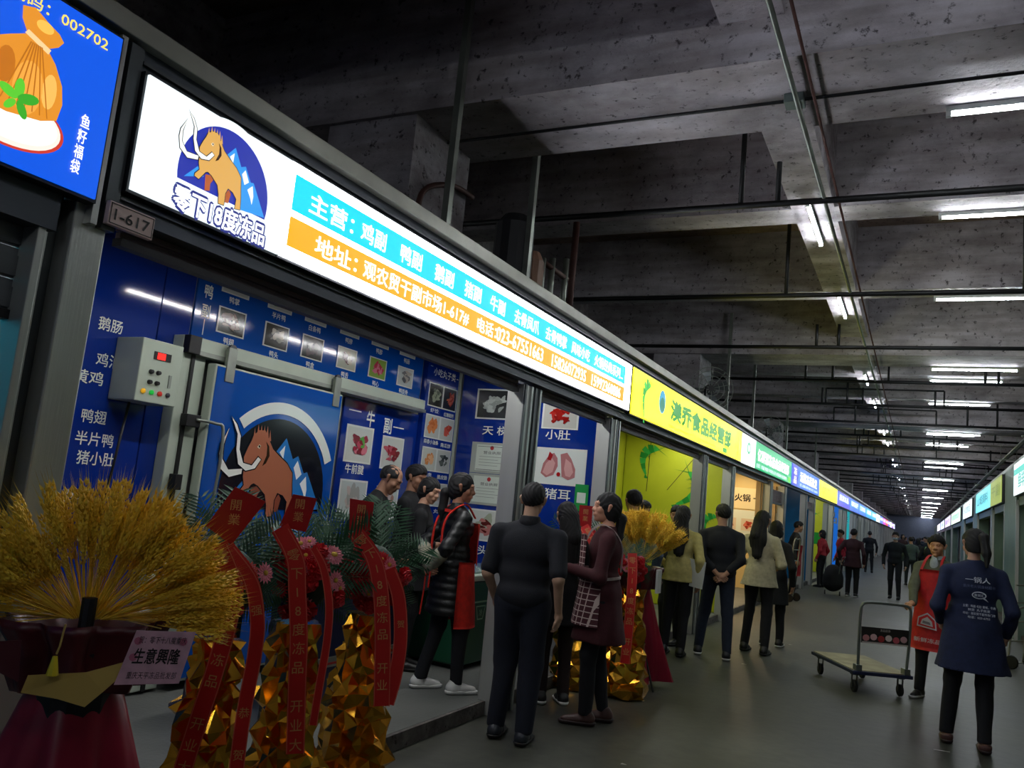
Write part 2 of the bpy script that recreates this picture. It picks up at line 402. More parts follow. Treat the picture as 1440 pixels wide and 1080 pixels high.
def post(y0, y1, x0=-2.84, x1=-2.70, z1=2.42, m=None):
    o = thing('trim_post', None, None, ((x0+x1)/2, (y0+y1)/2, 0), kind='structure')
    bx('post_core', (x0, y0, .0 if x1 > -2.8 else .1), (x1, y1, z1), m or STEEL, o, bev=.004)
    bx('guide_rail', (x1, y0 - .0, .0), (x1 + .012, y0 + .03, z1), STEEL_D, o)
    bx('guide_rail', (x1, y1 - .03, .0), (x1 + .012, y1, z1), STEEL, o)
    return o
def shutter_roll(y0, y1, zb=2.385, n=4):
    """the bottom of a rolled up shutter peeping under the fascia"""
    t = thing('roller_shutter', None, 'shutter', (-2.76, (y0+y1)/2, zb), group='rolled up shutters')
    for k in range(n):
        z = zb + k*.03
        bx('slat', (-2.78 - (k % 2)*.006, y0, z), (-2.75, y1, z + .026), SHUTB, t, bev=.004)
    bx('bottom_bar', (-2.79, y0, zb - .03), (-2.74, y1, zb), mat('dark bar', '2e2c30', .5, .4), t)
    return t
def signbox(y0, y1, z0, z1, face, label, back=XF-.06, flip=False, X=XF):
    d = 1 if not flip else -1
    t = thing('sign_box', label, 'sign', (X, (y0+y1)/2, (z0+z1)/2), group='light box signs')
    bx('case', (X - .07*d, y0 - .01, z0 - .012), (X - .008*d, y1 + .01, z1 + .012), mat('black sign frame', '17181b', .4), t)
    o = bx('lit_face', (X - .012*d, y0, z0), (X, y1, z1), face, t)
    return t
FS = FX(XF)

# ------------------------------------------------ stall 0, nearest left: lit blue food sign, shutter, teal board
t = signbox(-3.9, 1.80, 2.44, 3.04, on('0a52d8', 1.0), 'lit blue sign with food picture, at the left edge above a grey shutter')
L = 'lettering'
lettering(L, '代码：002702', 1.565, 2.985, .05, on('e8d060', 1.1), FS, t, .02, w=.36)
for i, ch in enumerate('鱼籽福袋'):
    lettering(L, ch, 1.712 - .003*i, 2.685 - i*.055, .05, on('ffffff', 1.2), FS, t, .03, w=.034)
pl = circ(1.46, 2.585, .19, 36, sy=.50)
poly('plate_print', [pl], on('c03828', 1.), FS, t, .002)
poly('plate_print', [circ(1.46, 2.587, .178, 36, sy=.50)], on('f6e4d8', 1.), FS, t, .003)
poly('plate_print', [circ(1.46, 2.59, .165, 36, sy=.46)], on('e8f4f4', 1.15), FS, t, .004)
bag = [(1.30,2.62),(1.34,2.60),(1.45,2.595),(1.56,2.615),(1.612,2.64),(1.622,2.70),(1.61,2.76),(1.575,2.82),(1.54,2.855),(1.575,2.88),(1.59,2.905),(1.57,2.925),(1.53,2.94),(1.48,2.965),(1.44,2.95),(1.445,2.91),(1.47,2.87),(1.42,2.84),(1.36,2.80),(1.32,2.72)]
poly('dumpling_print', [bag], on('d88a28', 1.), FS, t, .006)
poly('dumpling_print', [[(1.46,2.868),(1.545,2.838),(1.552,2.856),(1.47,2.884)]], on('f0c890', 1.), FS, t, .008)
for a, c in (((1.50,2.70,.05,.09), 'e8a040'), ((1.57,2.72,.025,.06), 'f0b458'), ((1.42,2.74,.03,.06), 'b86a18'), ((1.52,2.92,.03,.02), 'f0b850')):
    poly('dumpling_print', [circ(a[0], a[1], a[2], 16, sy=a[3]/a[2])], on(c, 1.), FS, t, .008)
for k in range(7):
    x = 1.42 + k*.026
    poly('dumpling_print', [[(x, 2.63), (x+.004, 2.63), (1.505+(k-3)*.006, 2.85), (1.50+(k-3)*.006, 2.85)]], on('b06818', 1.), FS, t, .009)
for k, (a, r) in enumerate(((90, .055), (20, .06), (160, .055), (-60, .05), (-130, .04))):
    cx = 1.475 + .035*math.cos(R_(a)); cy = 2.65 + .035*math.sin(R_(a)); q = []
    for i in range(14):
        th = 2*PI*i/14; u = r*.6*math.cos(th); v = r*.3*math.sin(th)
        q.append((cx + u*math.cos(R_(a)) - v*math.sin(R_(a)), cy + u*math.sin(R_(a)) + v*math.cos(R_(a))))
    poly('mint_print', [q], on('38a028' if k % 2 else '58c030', 1.), FS, t, .010 + k*.0005)
sh = thing('roller_shutter', 'grey half lowered shutter at the left edge under the lit blue food sign', 'shutter', (-2.76, 0, 2.0))
slm = MB().box((-.008, -2.9, -.052), (.004, 1.7, .052)).box((.004, -2.9, -.044), (.012, 1.7, .026)).mesh('slat'); slm.materials.append(SHUT)
for k in range(5): link('slat', slm, None, sh, Matrix.Translation((-2.76, 0, 2.065 + k*.108)))
bx('bottom_bar', (-2.785, -2.9, 1.98), (-2.74, 1.70, 2.012), mat('dark bar', '2e2c30', .5, .4), sh)
tb = tag(bx('display_board', (-3.35, -2.8, .12), (-3.30, 1.84, 2.9), TEAL), 'plain teal board at the left edge below the half lowered grey shutter', 'board')
# steel jamb between stall 0 and the mammoth stall
j = thing('trim_post', None, None, (-2.73, 1.88, 0), kind='structure')
bx('guide_rail', (-2.80, 1.705, .1), (-2.70, 1.72, 2.42), STEEL, j, bev=.003)
bx('guide_rail', (-2.80, 1.665, .1), (-2.67, 1.695, 2.44), STEEL, j, bev=.003)
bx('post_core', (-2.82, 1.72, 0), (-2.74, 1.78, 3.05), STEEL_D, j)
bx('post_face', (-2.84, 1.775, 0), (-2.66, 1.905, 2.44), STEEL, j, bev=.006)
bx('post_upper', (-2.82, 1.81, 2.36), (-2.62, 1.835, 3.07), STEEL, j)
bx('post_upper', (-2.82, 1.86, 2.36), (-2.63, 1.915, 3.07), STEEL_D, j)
# number plate 1-617
pt = thing('number_plate', 'small pinkish stall number plate 1-617 under the mammoth sign', 'plate', (-2.63, 1.955, 2.42))
F6 = FX(-2.602)
bx('plate_board', (-2.625, 1.86, 2.375), (-2.602, 2.055, 2.462), mat('pinkish plate', 'e8ccc4', .4), pt, bev=.003)
lettering(L, '1-617', 1.957, 2.418, .042, mat('dark print', '201818', .5), F6, pt, .02, w=.15, off=.003)
for a, b in ((1.866, 1.869), (2.046, 2.049)): rect('border_print', a, 2.381, b, 2.456, mat('dark print', '201818', .5), F6, pt, .001, .001)
for a, b in ((2.381, 2.384), (2.453, 2.456)): rect('border_print', 1.866, a, 2.049, b, mat('dark print', '201818', .5), F6, pt, .001, .001)

# ------------------------------------------------ mammoth emblem
LG = {
  'body':[(-0.137,0.16),(-0.131,0.178),(-0.11,0.197),(-0.081,0.199),(-0.065,0.18),(-0.047,0.157),(-0.035,0.143),(0.002,0.122),(0.04,0.102),(0.071,0.073),(0.077,0.034),(0.086,-0.015),(0.091,-0.06),(0.062,-0.066),(0.063,-0.024),(0.04,-0.004),(0.012,0.003),(0.001,-0.022),(0.002,-0.047),(0.002,-0.073),(-0.028,-0.076),(-0.032,-0.04),(-0.045,-0.005),(-0.082,0.021),(-0.102,0.028),(-0.113,0.023),(-0.142,-0.018),(-0.164,-0.013),(-0.163,-0.003),(-0.144,0.02),(-0.153,0.046),(-0.154,0.075),(-0.16,0.107),(-0.148,0.138)],
  'leg1':[(-0.112,0.014),(-0.082,0.021),(-0.069,0.006),(-0.081,-0.014),(-0.079,-0.043),(-0.105,-0.051)],
  'leg2':[(0.001,-0.022),(0.019,0.0),(0.032,-0.015),(0.024,-0.057),(0.002,-0.06)],
  'mt':[(-0.02,0.134),(0.023,0.186),(0.067,0.119),(0.092,0.132),(0.131,0.076),(0.148,0.081),(0.236,-0.043),(0.095,-0.059),(0.077,0.034)],
  'mtl':[(-0.211,-0.034),(-0.152,0.032),(-0.116,0.002)],
  's1':[(-0.002,0.136),(0.021,0.161),(0.02,0.115)],
  's2':[(0.076,0.091),(0.092,0.116),(0.12,0.072),(0.097,0.052)],
  's3':[(0.117,0.039),(0.144,0.066),(0.156,0.022),(0.153,-0.016),(0.139,0.011)],
  'eye':[(-0.109,0.143),(-0.101,0.153),(-0.093,0.149),(-0.098,0.138)],
  't1':[(-0.231,0.207),(-0.209,0.204),(-0.187,0.17),(-0.184,0.128),(-0.161,0.088),(-0.122,0.083),(-0.099,0.112),(-0.085,0.105),(-0.107,0.075),(-0.146,0.065),(-0.181,0.083),(-0.197,0.127),(-0.201,0.175)],
  't2':[(-0.244,0.165),(-0.252,0.134),(-0.248,0.093),(-0.219,0.063),(-0.161,0.07),(-0.162,0.054),(-0.212,0.041),(-0.252,0.064),(-0.264,0.107),(-0.262,0.138)]}
LG['t1'][0] = (-0.236, 0.226); LG['t2'][0] = (-0.238, 0.19)
def grow(P, g):
    c = (sum(p[0] for p in P)/len(P), sum(p[1] for p in P)/len(P)); out = []
    n = len(P)
    A = sum(P[i][0]*P[(i+1)%n][1] - P[(i+1)%n][0]*P[i][1] for i in range(n))
    sg = 1 if A > 0 else -1
    for i in range(n):
        a = Vector(P[i-1]); b = Vector(P[i]); d = Vector(P[(i+1)%n])
        e1 = (b-a).normalized(); e2 = (d-b).normalized(); nn = Vector((e1.y+e2.y, -(e1.x+e2.x)))
        nn = nn.normalized() if nn.length > 1e-4 else Vector((0, 0))
        out.append((b.x + nn.x*g*sg, b.y + nn.y*g*sg))
    return out
def emblem(parent, F, cu, cv, s, C, lit):
    A = lambda P: [(cu + x*s, cv + y*s) for x, y in P]
    g = (lambda c: on(c, 1.)) if lit else (lambda c: mat('print ' + c, c, .15, coat=.3))
    disc = [(x, max(y, -.075 - .04*(x+.245)*0)) for x, y in circ(0, .0, .245, 48)]
    disc = [(x, y) for x, y in circ(0, 0, .245, 60) if y > -.07] 
    disc = sorted(disc, key=lambda p: math.atan2(p[1] + .03, p[0]))
    poly('emblem_print', [A(disc)], g(C['disc']), F, parent, .003)
    if not lit:
        ring = circ(0, 0, .30, 24, R_(26), R_(132)) + circ(0, 0, .262, 24, R_(132), R_(26))
        poly('emblem_print', [A(ring)], g('dfe6e0'), F, parent, .0035)
    poly('emblem_print', [A(LG['mt']), A(LG['mtl'])], g(C['mt']), F, parent, .004)
    poly('emblem_print', [A(LG[k]) for k in ('s1', 's2', 's3')], g('eef4f4'), F, parent, .005)
    poly('emblem_print', [A(LG['leg1']), A(LG['leg2'])], g(C['leg']), F, parent, .006)
    poly('emblem_print', [A(grow(LG['body'], .004))], g('141420'), F, parent, .0062)
    poly('emblem_print', [A(LG['body'])], g(C['body']), F, parent, .007)
    poly('emblem_print', [A(grow(LG['t1'], .004)), A(grow(LG['t2'], .004))], g('141420'), F, parent, .008)
    poly('emblem_print', [A(LG['t1']), A(LG['t2'])], g('f4f4ec'), F, parent, .009)
    poly('emblem_print', [A(LG['eye'])], g('f0e8d0'), F, parent, .008)
    poly('emblem_print', [A(circ(-.1, .146, .004, 8))], g('301810'), F, parent, .0085)
    ear = [(-.072,.165),(-.055,.15),(-.048,.12),(-.06,.095),(-.075,.085),(-.07,.10),(-.062,.12),(-.064,.148)]
    poly('emblem_print', [A(ear)], g('30180c'), F, parent, .008)
    for i in range(6):
        x = -.132 + i*.014; y = .178 + (.022 if 0 < i < 5 else .01)
        poly('emblem_print', [A([(x, y-.02), (x+.012, y-.02), (x+.002, y+.016)])], g(C['body']), F, parent, .0075)
W_L = glow('lit cool white acrylic', 'e6f4fc', .72)
S1 = signbox(2.72, 7.74, 2.53, 2.975, W_ON, 'long lit white sign with mammoth emblem and cyan and orange bands')
ringw = circ(2.355, 2.70, .285, 40, R_(20), R_(168)) + circ(2.355, 2.70, .2, 40, R_(168), R_(20))
bx('case', (XF - .07, 1.92, 2.518), (XF - .012, 2.72, 2.987), mat('black sign frame', '17181b', .4), S1)
bx('lit_face', (XF - .012, 1.93, 2.53), (XF, 2.72, 2.975), W_L, S1)
poly('emblem_halo', [ringw], W_L, FX(XF), S1, .0015)
emblem(S1, FS, 2.355, 2.70, 1.0, dict(disc='1c2a9c', mt='2a8fe0', leg='a8521c', body='d2a050'), True)
lettering('lettering_outline', '零下18度冻品', 2.352, 2.575, .104, on('1a2478', 1.), FS, S1, .15, .0125, w=.515)
lettering(L, '零下18度冻品', 2.352, 2.575, .096, on('f4f8ff', 1.5), FS, S1, .045, .0145, w=.495)
rect('cyan_band_print', 2.75, 2.755, 7.55, 2.925, on('00c4e8', 1.15), FS, S1, .001, .002)
rect('orange_band_print', 2.75, 2.585, 7.55, 2.725, on('f8a018', 1.15), FS, S1, .001, .002)
WT = on('ffffff', 2.2)
for s, u, w_ in (('主营：', 3.03, .34), ('鸡副', 3.375, .22), ('鸭副', 3.735, .22), ('鹅副', 4.10, .22), ('猪副', 4.46, .22), ('牛副', 4.81, .22), ('去骨凤爪', 5.28, .42), ('去骨鸭掌', 5.83, .42), ('风味小吃', 6.36, .42), ('火锅经典系列...', 7.08, .78)):
    lettering(L, s, u, 2.835, .105, WT, FS, S1, .03, .006, w=w_)
for s, u, w_ in (('地址：', 3.10, .33), ('观农贸干副市场1-617#', 3.88, 1.12), ('电话：', 4.69, .27), ('023-67551663', 5.22, .78), ('15826072935', 6.15, .74), ('15992360886', 7.05, .78)):
    lettering(L, s, u, 2.652, .098, WT, FS, S1, .03, .006, w=w_)

# ------------------------------------------------ mammoth stall: interior
BW = FX(-4.50)
tag(bx('wall_stall_back', (-4.66, 1.95, .1), (-4.52, 7.70, 3.06), mat('stall partition', '7a7c7e', .6)), kind='structure')
divider(1.86, -4.66); divider(7.62, -4.66)
D1 = FNY(7.60)
bd = thing('display_board', 'dark blue board with white product names at left inside mammoth stall', 'board', (-4.5, 3.0, .1))
bx('panel', (-4.52, 2.0, .12), (-4.502, 3.70, 3.04), BLUE1, bd)
bx('panel', (-4.52, 3.712, .12), (-4.502, 3.96, 3.04), BLUE1, bd)
WP = mat('white print', 'e8eee8', .4)
for s, u, v, w_ in (('鸭肠', 3.05, 2.37, .17), ('鹅肠', 3.36, 2.37, .17), ('鸡架', 3.06, 2.16, .17), ('鸡油', 3.385, 2.15, .17), ('三黄鸡', 3.22, 2.03, .30), ('鸭心', 2.98, 1.82, .17), ('鸭翅', 3.35, 1.80, .17), ('半片鸭', 3.38, 1.665, .26), ('猪手', 3.03, 1.57, .17), ('猪小肚', 3.41, 1.55, .26), ('牛百叶', 3.27, 1.32, .26), ('鹅翅', 3.3, 1.1, .17)):
    lettering(L, s, u, v, .085, WP, BW, bd, .02, .002, w=w_)
bd2 = thing('display_board', 'mid blue product board above the cold room door in mammoth stall', 'board', (-4.5, 5.4, 2.42))
bx('panel', (-4.52, 3.98, 2.435), (-4.502, 6.90, 3.04), BLUE2, bd2)
RN = random.Random(3)
def food_photo(parent, F, cu, cv, w_, h_, bg, cols, n=6, seed=0, off=.002):
    r = random.Random(seed)
    ph = rect('product_photo', cu-w_/2, cv-h_/2, cu+w_/2, cv+h_/2, mat('print ' + 'e0e6e0', 'e0e6e0', .15, coat=.3), F, parent, off, .003)
    q = .9
    Mx = [[(cu-w_*q/2, cv-h_*q/2), (cu+w_*q/2, cv-h_*q/2), (cu+w_*q/2, cv+h_*q/2), (cu-w_*q/2, cv+h_*q/2)]]
    poly('photo_print', Mx, mat('print ' + bg, bg, .15, coat=.3), F, ph, off + .004)
    for i in range(n*2):
        a = r.uniform(0, PI); rx = w_*r.uniform(.07, .24 - .12*i/(n*2)); ry = rx*r.uniform(.35, .8); x = cu + r.uniform(-.2, .2)*w_; y = cv + r.uniform(-.2, .2)*h_
        P = []
        for k in range(14):
            th = 2*PI*k/14; e = 1 + .2*math.sin(3*th + i); u = rx*e*math.cos(th); v = ry*e*math.sin(th)
            P.append((min(max(x + u*math.cos(a) - v*math.sin(a), cu-w_*.44), cu+w_*.44), min(max(y + (u*math.sin(a) + v*math.cos(a))*h_/w_, cv-h_*.44), cv+h_*.44)))
        c = cols[i % len(cols)]
        poly('photo_print', [P], mat('print ' + c, c, .15, coat=.3), F, ph, off + .0045 + i*.0004)
    return ph
for i, ch in enumerate('鸭副'): lettering(L, ch, 4.075, 2.78 - .14*i, .1, WP, BW, bd2, .035, .002, w=.075)
rect('rule_print', 4.07, 2.47, 4.078, 2.58, WP, BW, bd2, .001, .001)
rect('rule_print', 4.07, 2.85, 4.078, 2.95, WP, BW, bd2, .001, .001)
row = [('鸭掌', '鸭翅', 4.32, ('c09090', 'd0a8a0'), ('806058', 'a08878')), ('半片鸭', '鸭头', 4.79, ('c8b8a8', '68a040'), ('909080', 'c0b8a0')), ('白条鸭', '鸭盒', 5.22, ('c8b8b0', '703028'), ('504040', '706860')), ('鸭脖', '鸭舌', 5.68, ('806050', 'c0b0a0'), ('c0b8a0', '502020')), ('鸭胗', '鸭心', 6.14, ('c86060', 'd8b0a0'), ('c04050', 'e08090')), ('鸭肠', '鸭锁骨', 6.60, ('a0a090', 'c8c0b0'), ('606060', 'b0a898'))]
for i, (a, b_, u, c1_, c2_) in enumerate(row):
    food_photo(bd2, BW, u, 2.90, .27, .17, 'c8ccc4', c1_, 6, i); lettering(L, a, u, 2.775, .05, WP, BW, bd2, .02, .002)
    food_photo(bd2, BW, u, 2.615, .27, .19, ['26241f', '34322c', '30302e', 'b8bca8', '88a848', 'c0c8c4'][i], c2_, 9, i + 10); lettering(L, b_, u, 2.475, .05, WP, BW, bd2, .02, .002)
# cold room: frame, sliding door with the emblem, track, lever
cr = thing('cold_room_door', 'sliding blue cold room door printed with a mammoth before snowy peaks', 'door', (-4.4, 4.9, .1))
bx('track', (-4.50, 3.86, 2.30), (-4.36, 6.80, 2.42), CREAM, cr, bev=.006)
bx('track_lip', (-4.36, 3.86, 2.30), (-4.345, 6.80, 2.33), GALV, cr)
bx('jamb', (-4.50, 3.84, .12), (-4.40, 4.05, 2.42), CREAM, cr, bev=.006)
bx('jamb_seal', (-4.40, 3.92, .12), (-4.385, 3.945, 2.40), BLACK, cr)
d = bx('door_leaf', (-4.40, 4.07, .16), (-4.32, 5.47, 2.27), CREAM, cr, bev=.01)
rect('leaf_print', 4.085, .18, 5.455, 2.255, BLUE2, FX(-4.32), cr, .0005, .002)
emblem(cr, FX(-4.316), 4.80, 1.42, 2.27, dict(disc='141620', mt='2a78c0', leg='8a4a38', body='b06a50'), False)
for y in (4.16, 5.34):
    bx('hanger_plate', (-4.34, y, 2.16), (-4.31, y + .08, 2.40), GALV, cr, bev=.003)
    o = MB().lathe([(.0, 0), (.035, 0), (.035, .02), (0, .02)], 14).build('roller', STEEL_D, cr, Matrix.Translation((-4.335, y + .04, 2.39)) @ Matrix.Rotation(PI/2, 4, 'Y'), smooth=False)
MB().tube(spline([(-4.30, 4.12, .95), (-4.27, 4.13, 1.0), (-4.24, 4.15, 1.5), (-4.25, 4.15, 1.82), (-4.27, 4.10, 1.86), (-4.33, 3.98, 1.87)], 4), .011, 8).build('lever', GALV, cr, smooth=True)
bx('latch', (-4.39, 3.90, 1.82), (-4.33, 4.02, 1.9), BLACK, cr, bev=.004)
bx('latch', (-4.39, 3.88, 1.40), (-4.33, 3.94, 1.5), BLACK, cr, bev=.004)
bx('jamb_bracket', (-4.40, 3.84, 2.30), (-4.34, 3.94, 2.42), BLACK, cr, bev=.004)
# control box
cb = thing('control_box', 'pale grey electric control box with red display, knobs and coloured buttons', 'control box', (-4.4, 3.57, 2.14))
bx('box', (-4.50, 3.42, 1.92), (-4.26, 3.73, 2.31), CREAM, cb, bev=.006)
FC = FX(-4.26)
rect('display_bezel', 3.51, 2.19, 3.64, 2.24, BLACK, FC, cb, .0, .004)
rect('display', 3.535, 2.195, 3.595, 2.235, glow('red digits', 'ff2018', 1.2), FC, cb, .004, .002)
for i in range(2):
    for k_ in range(2):
        o = MB().lathe([(0, .022), (.012, .02), (.015, 0), (0, 0)][::-1], 12).build('knob', BLACK, cb, FC @ Matrix.Translation((3.505 + i*.055, 2.11 - k_*.065, 0)))
rect('switch', 3.645, 2.03, 3.665, 2.11, mat('grey switch', '8a9088', .4), FC, cb, 0, .006)
for i, c in enumerate(('d8a020', '20b040', 'a02820', '404048')):
    MB().lathe([(.015, 0), (.015, .01), (.008, .016), (0, .017)], 12, cap=False).build('button', mat('button ' + c, c, .3, e=c, es=.25 if i < 3 else 0), cb, FC @ Matrix.Translation((3.47 + i*.062, 1.985, 0)))
straight('conduit', (-4.40, 3.5, 1.915), (-4.44, 3.46, 1.2), .008, BLACK, 'thin black cable below the pale control box', 'cable')
# 牛副 board
nb = thing('display_board', 'blue board of beef offal photographs beside the cold room door', 'board', (-4.5, 6.3, .9))
bx('panel', (-4.515, 5.73, .9), (-4.498, 6.92, 2.29), BLUE1, nb)
rect('rule_print', 5.80, 2.185, 5.98, 2.195, WP, BW, nb, .003, .001); rect('rule_print', 6.50, 2.115, 6.68, 2.125, WP, BW, nb, .003, .001)
lettering(L, '牛', 6.13, 2.15, .15, WP, BW, nb, .045, .004, w=.12); lettering(L, '副', 6.41, 2.12, .15, WP, BW, nb, .045, .004, w=.13)
food_photo(nb, BW, 6.0, 1.90, .40, .33, 'd0d4cc', ('a02840', 'c04860', '801828', 'd87888', '58a040'), 9, 31, .003)
food_photo(nb, BW, 6.53, 1.87, .36, .31, 'd0d4cc', ('801820', 'a02830', 'c86068'), 8, 32, .003)
food_photo(nb, BW, 6.0, 1.42, .40, .33, 'c4ccc8', ('a8a8a0', 'c8b8b0'), 7, 33, .003)
food_photo(nb, BW, 6.53, 1.40, .36, .31, 'c4ccc8', ('b08878', 'c8b8b0'), 7, 34, .003)
lettering(L, '牛前腱', 5.98, 1.68, .085, WP, BW, nb, .025, .004, w=.27); lettering(L, '牛霖', 6.5, 1.66, .085, WP, BW, nb, .025, .004, w=.19)
# 小吃 board, on a raised panel
XB = thing('display_board', 'narrow blue board of snack photographs right of the beef board', 'board', (-4.45, 7.25, 1.0))
bx('panel', (-4.515, 6.93, .9), (-4.455, 7.56, 3.0), BLUE1, XB)
BX2 = FX(-4.455)
lettering(L, '小吃丸子类', 7.26, 2.76, .085, WP, BX2, XB, .025, .002, w=.44)
rect('rule_print', 6.97, 2.80, 7.01, 2.805, WP, BX2, XB, .001, .001); rect('rule_print', 7.50, 2.75, 7.54, 2.755, WP, BX2, XB, .001, .001)
for i, (v, c1_, c2_, bg) in enumerate(((2.52, ('a0a890', '687060'), ('a03828', 'c86850'), '2a2c28'), (2.20, ('d07030', 'e08848'), ('c04830', 'd86048'), 'c8ccc4'), (1.87, ('d08040', 'e8b080'), ('404840', '687068'), 'c4c8c0'), (1.52, ('a04838', 'c8b8b0'), ('c8b8b0', 'a8a8a0'), 'c8ccc4'))):
    food_photo(XB, BX2, 7.12, v, .28, .24, bg, c1_, 7, 50 + i); food_photo(XB, BX2, 7.40, v, .28, .24, bg, c2_, 7, 60 + i)
    lettering(L, ('虾饺', '蒜香小油条', '腊肉', '鱼豆腐')[i], 7.13, v - .155, .045, WP, BX2, XB, .025, .002, w=(.16, .28, .14, .2)[i])
    lettering(L, ('红糖糍粑', '南瓜饼', '脆皮肠', '丸子')[i], 7.42, v - .165, .045, WP, BX2, XB, .025, .002, w=.2)
tag(bx('trim_corner', (-4.50, 7.565, .1), (-4.44, 7.60, 3.0), CREAM), kind='structure')
# boards on the dividing wall (seen through both openings)
db = thing('display_board', 'blue board with ridged tripe photograph facing the aisle in mammoth stall', 'board', (-4.0, 7.59, .9))
bx('panel', (-4.42, 7.60, .5), (-3.64, 7.615, 3.03), BLUE1, db)
food_photo(db, D1, -4.02, 2.515, .43, .32, '343634', ('c0c8c0', 'a8b0a8', 'd0d8d0'), 12, 71)
lettering(L, '天 梯', -3.98, 2.24, .1, WP, D1, db, .02, .004, w=.30)
food_photo(db, D1, -3.98, 1.26, .43, .32, 'd0d4cc', ('c07870', 'a8b098', '602018'), 7, 72)
lettering(L, '头 皮', -3.90, 1.01, .1, WP, D1, db, .02, .004, w=.30)
for v, lab in ((1.95, 'upper'), (1.625, 'lower')):
    c = thing('certificate', '%s framed pale certificate with a red seal on the blue board' % lab, 'certificate', (-4.0, 7.58, v), group='framed certificates')
    rect('frame', -4.23, v-.16, -3.77, v+.16, mat('pale frame', 'a8b0a8', .4), D1, c, .002, .01)
    rect('paper', -4.17, v-.135, -3.80, v+.135, mat('certificate paper', 'd2dcd0', .5), D1, c, .012, .002)
    poly('seal_print', [circ(-3.99, v+.105, .022, 14)], mat('seal red', 'b03030', .5), D1, c, .0145)
    lettering(L, '营业执照', -3.985, v+.055, .032, mat('dark print', '201818', .5), D1, c, .01, .0145, w=.2)
    for q in range(4): rect('line_print', -4.13, v+.01 - q*.03, -3.86 - (q % 2)*.05, v+.013 - q*.03, mat('grey print', '687068', .5), D1, c, .014, .001)
    if lab == 'upper':
        for a in ((-4.16, v-.125, -3.81, v-.121), (-4.16, v+.115, -3.81, v+.119)): rect('line_print', *a, mat('dark print', '201818', .5), D1, c, .014, .001)
db2 = thing('display_board', 'blue board with pig ear photograph behind the narrow window opening', 'board', (-3.2, 7.59, .9))
bx('panel', (-3.62, 7.60, .5), (-2.86, 7.615, 3.03), BLUE1, db2)
food_photo(db2, D1, -3.26, 2.42, .40, .26, 'c8c8c0', ('a82018', 'c03028', '901810'), 8, 81)
lettering(L, '小肚', -3.27, 2.235, .1, WP, D1, db2, .02, .004, w=.27)
ph = rect('product_photo', -3.50, 1.735, -2.94, 2.10, mat('print e0e6e0', 'e0e6e0', .15), D1, db2, .002, .003)
for i, (P, c) in enumerate((([(-3.42,1.84),(-3.36,1.80),(-3.28,1.83),(-3.24,1.92),(-3.25,2.0),(-3.29,2.05),(-3.34,2.03),(-3.40,1.94)], 'b87878'), ([(-3.40,1.85),(-3.35,1.82),(-3.29,1.86),(-3.27,1.95),(-3.31,2.0),(-3.37,1.94)], 'd8a4a0'), ([(-3.20,1.90),(-3.19,1.82),(-3.12,1.79),(-3.05,1.82),(-3.05,1.90),(-3.10,2.0),(-3.15,2.06),(-3.22,2.04)], 'b87878'), ([(-3.17,1.90),(-3.15,1.83),(-3.10,1.82),(-3.07,1.87),(-3.10,1.96),(-3.16,2.0)], 'd8a4a0'), ([(-3.36,1.98),(-3.32,1.97),(-3.30,2.03),(-3.34,2.06)], 'a02020'), (circ(-3.225, 1.84, .022, 10), 'b01818'))):
    poly('photo_print', [P], mat('print ' + c, c, .15), D1, ph, .006 + i*.0005)
lettering(L, '猪耳', -3.22, 1.645, .11, WP, D1, db2, .02, .004, w=.28)
gc = thing('payment_card', 'green payment card hanging on the blue board beside the narrow window', 'card', (-2.96, 7.58, 1.62))
rect('card', -3.03, 1.50, -2.89, 1.76, mat('green card', '1e9a48', .3), D1, gc, .01, .004)
rect('blank_square', -3.005, 1.58, -2.915, 1.68, mat('card white', 'd8e4d8', .4), D1, gc, .014, .002)

# front of stall 1: posts and shutters
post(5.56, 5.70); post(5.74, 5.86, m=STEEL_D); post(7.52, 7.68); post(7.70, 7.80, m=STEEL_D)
tag(shutter_roll(2.03, 5.55), 'rolled up grimy shutter over the wide mammoth stall opening')
tag(shutter_roll(5.87, 7.51), 'rolled up grimy shutter over the narrow mammoth stall opening')

def shop_lamp(x, y, z=2.9, W=None, c=(1, 1, 1), size=(.05, 1.3)):
    ld = bpy.data.lights.new('stall_ceiling_lamp', 'AREA'); ld.shape = 'RECTANGLE'; ld.size = size[0]; ld.size_y = size[1]
    ld.energy = SHOP_W if W is None else W; ld.color = c
    o = bpy.data.objects.new('stall_ceiling_lamp', ld); COL.objects.link(o); o.location = (x, y, z)
    return tag(o, 'stall ceiling lamp out of sight above the opening', 'lamp', 'stall ceiling lamps')
shop_lamp(-3.05, .9, 2.95, W=14); shop_lamp(-3.3, 3.2); shop_lamp(-3.3, 5.0); shop_lamp(-3.4, 6.6, W=SHOP_W*.8)  # the first of these is added, unseen, to light the teal board

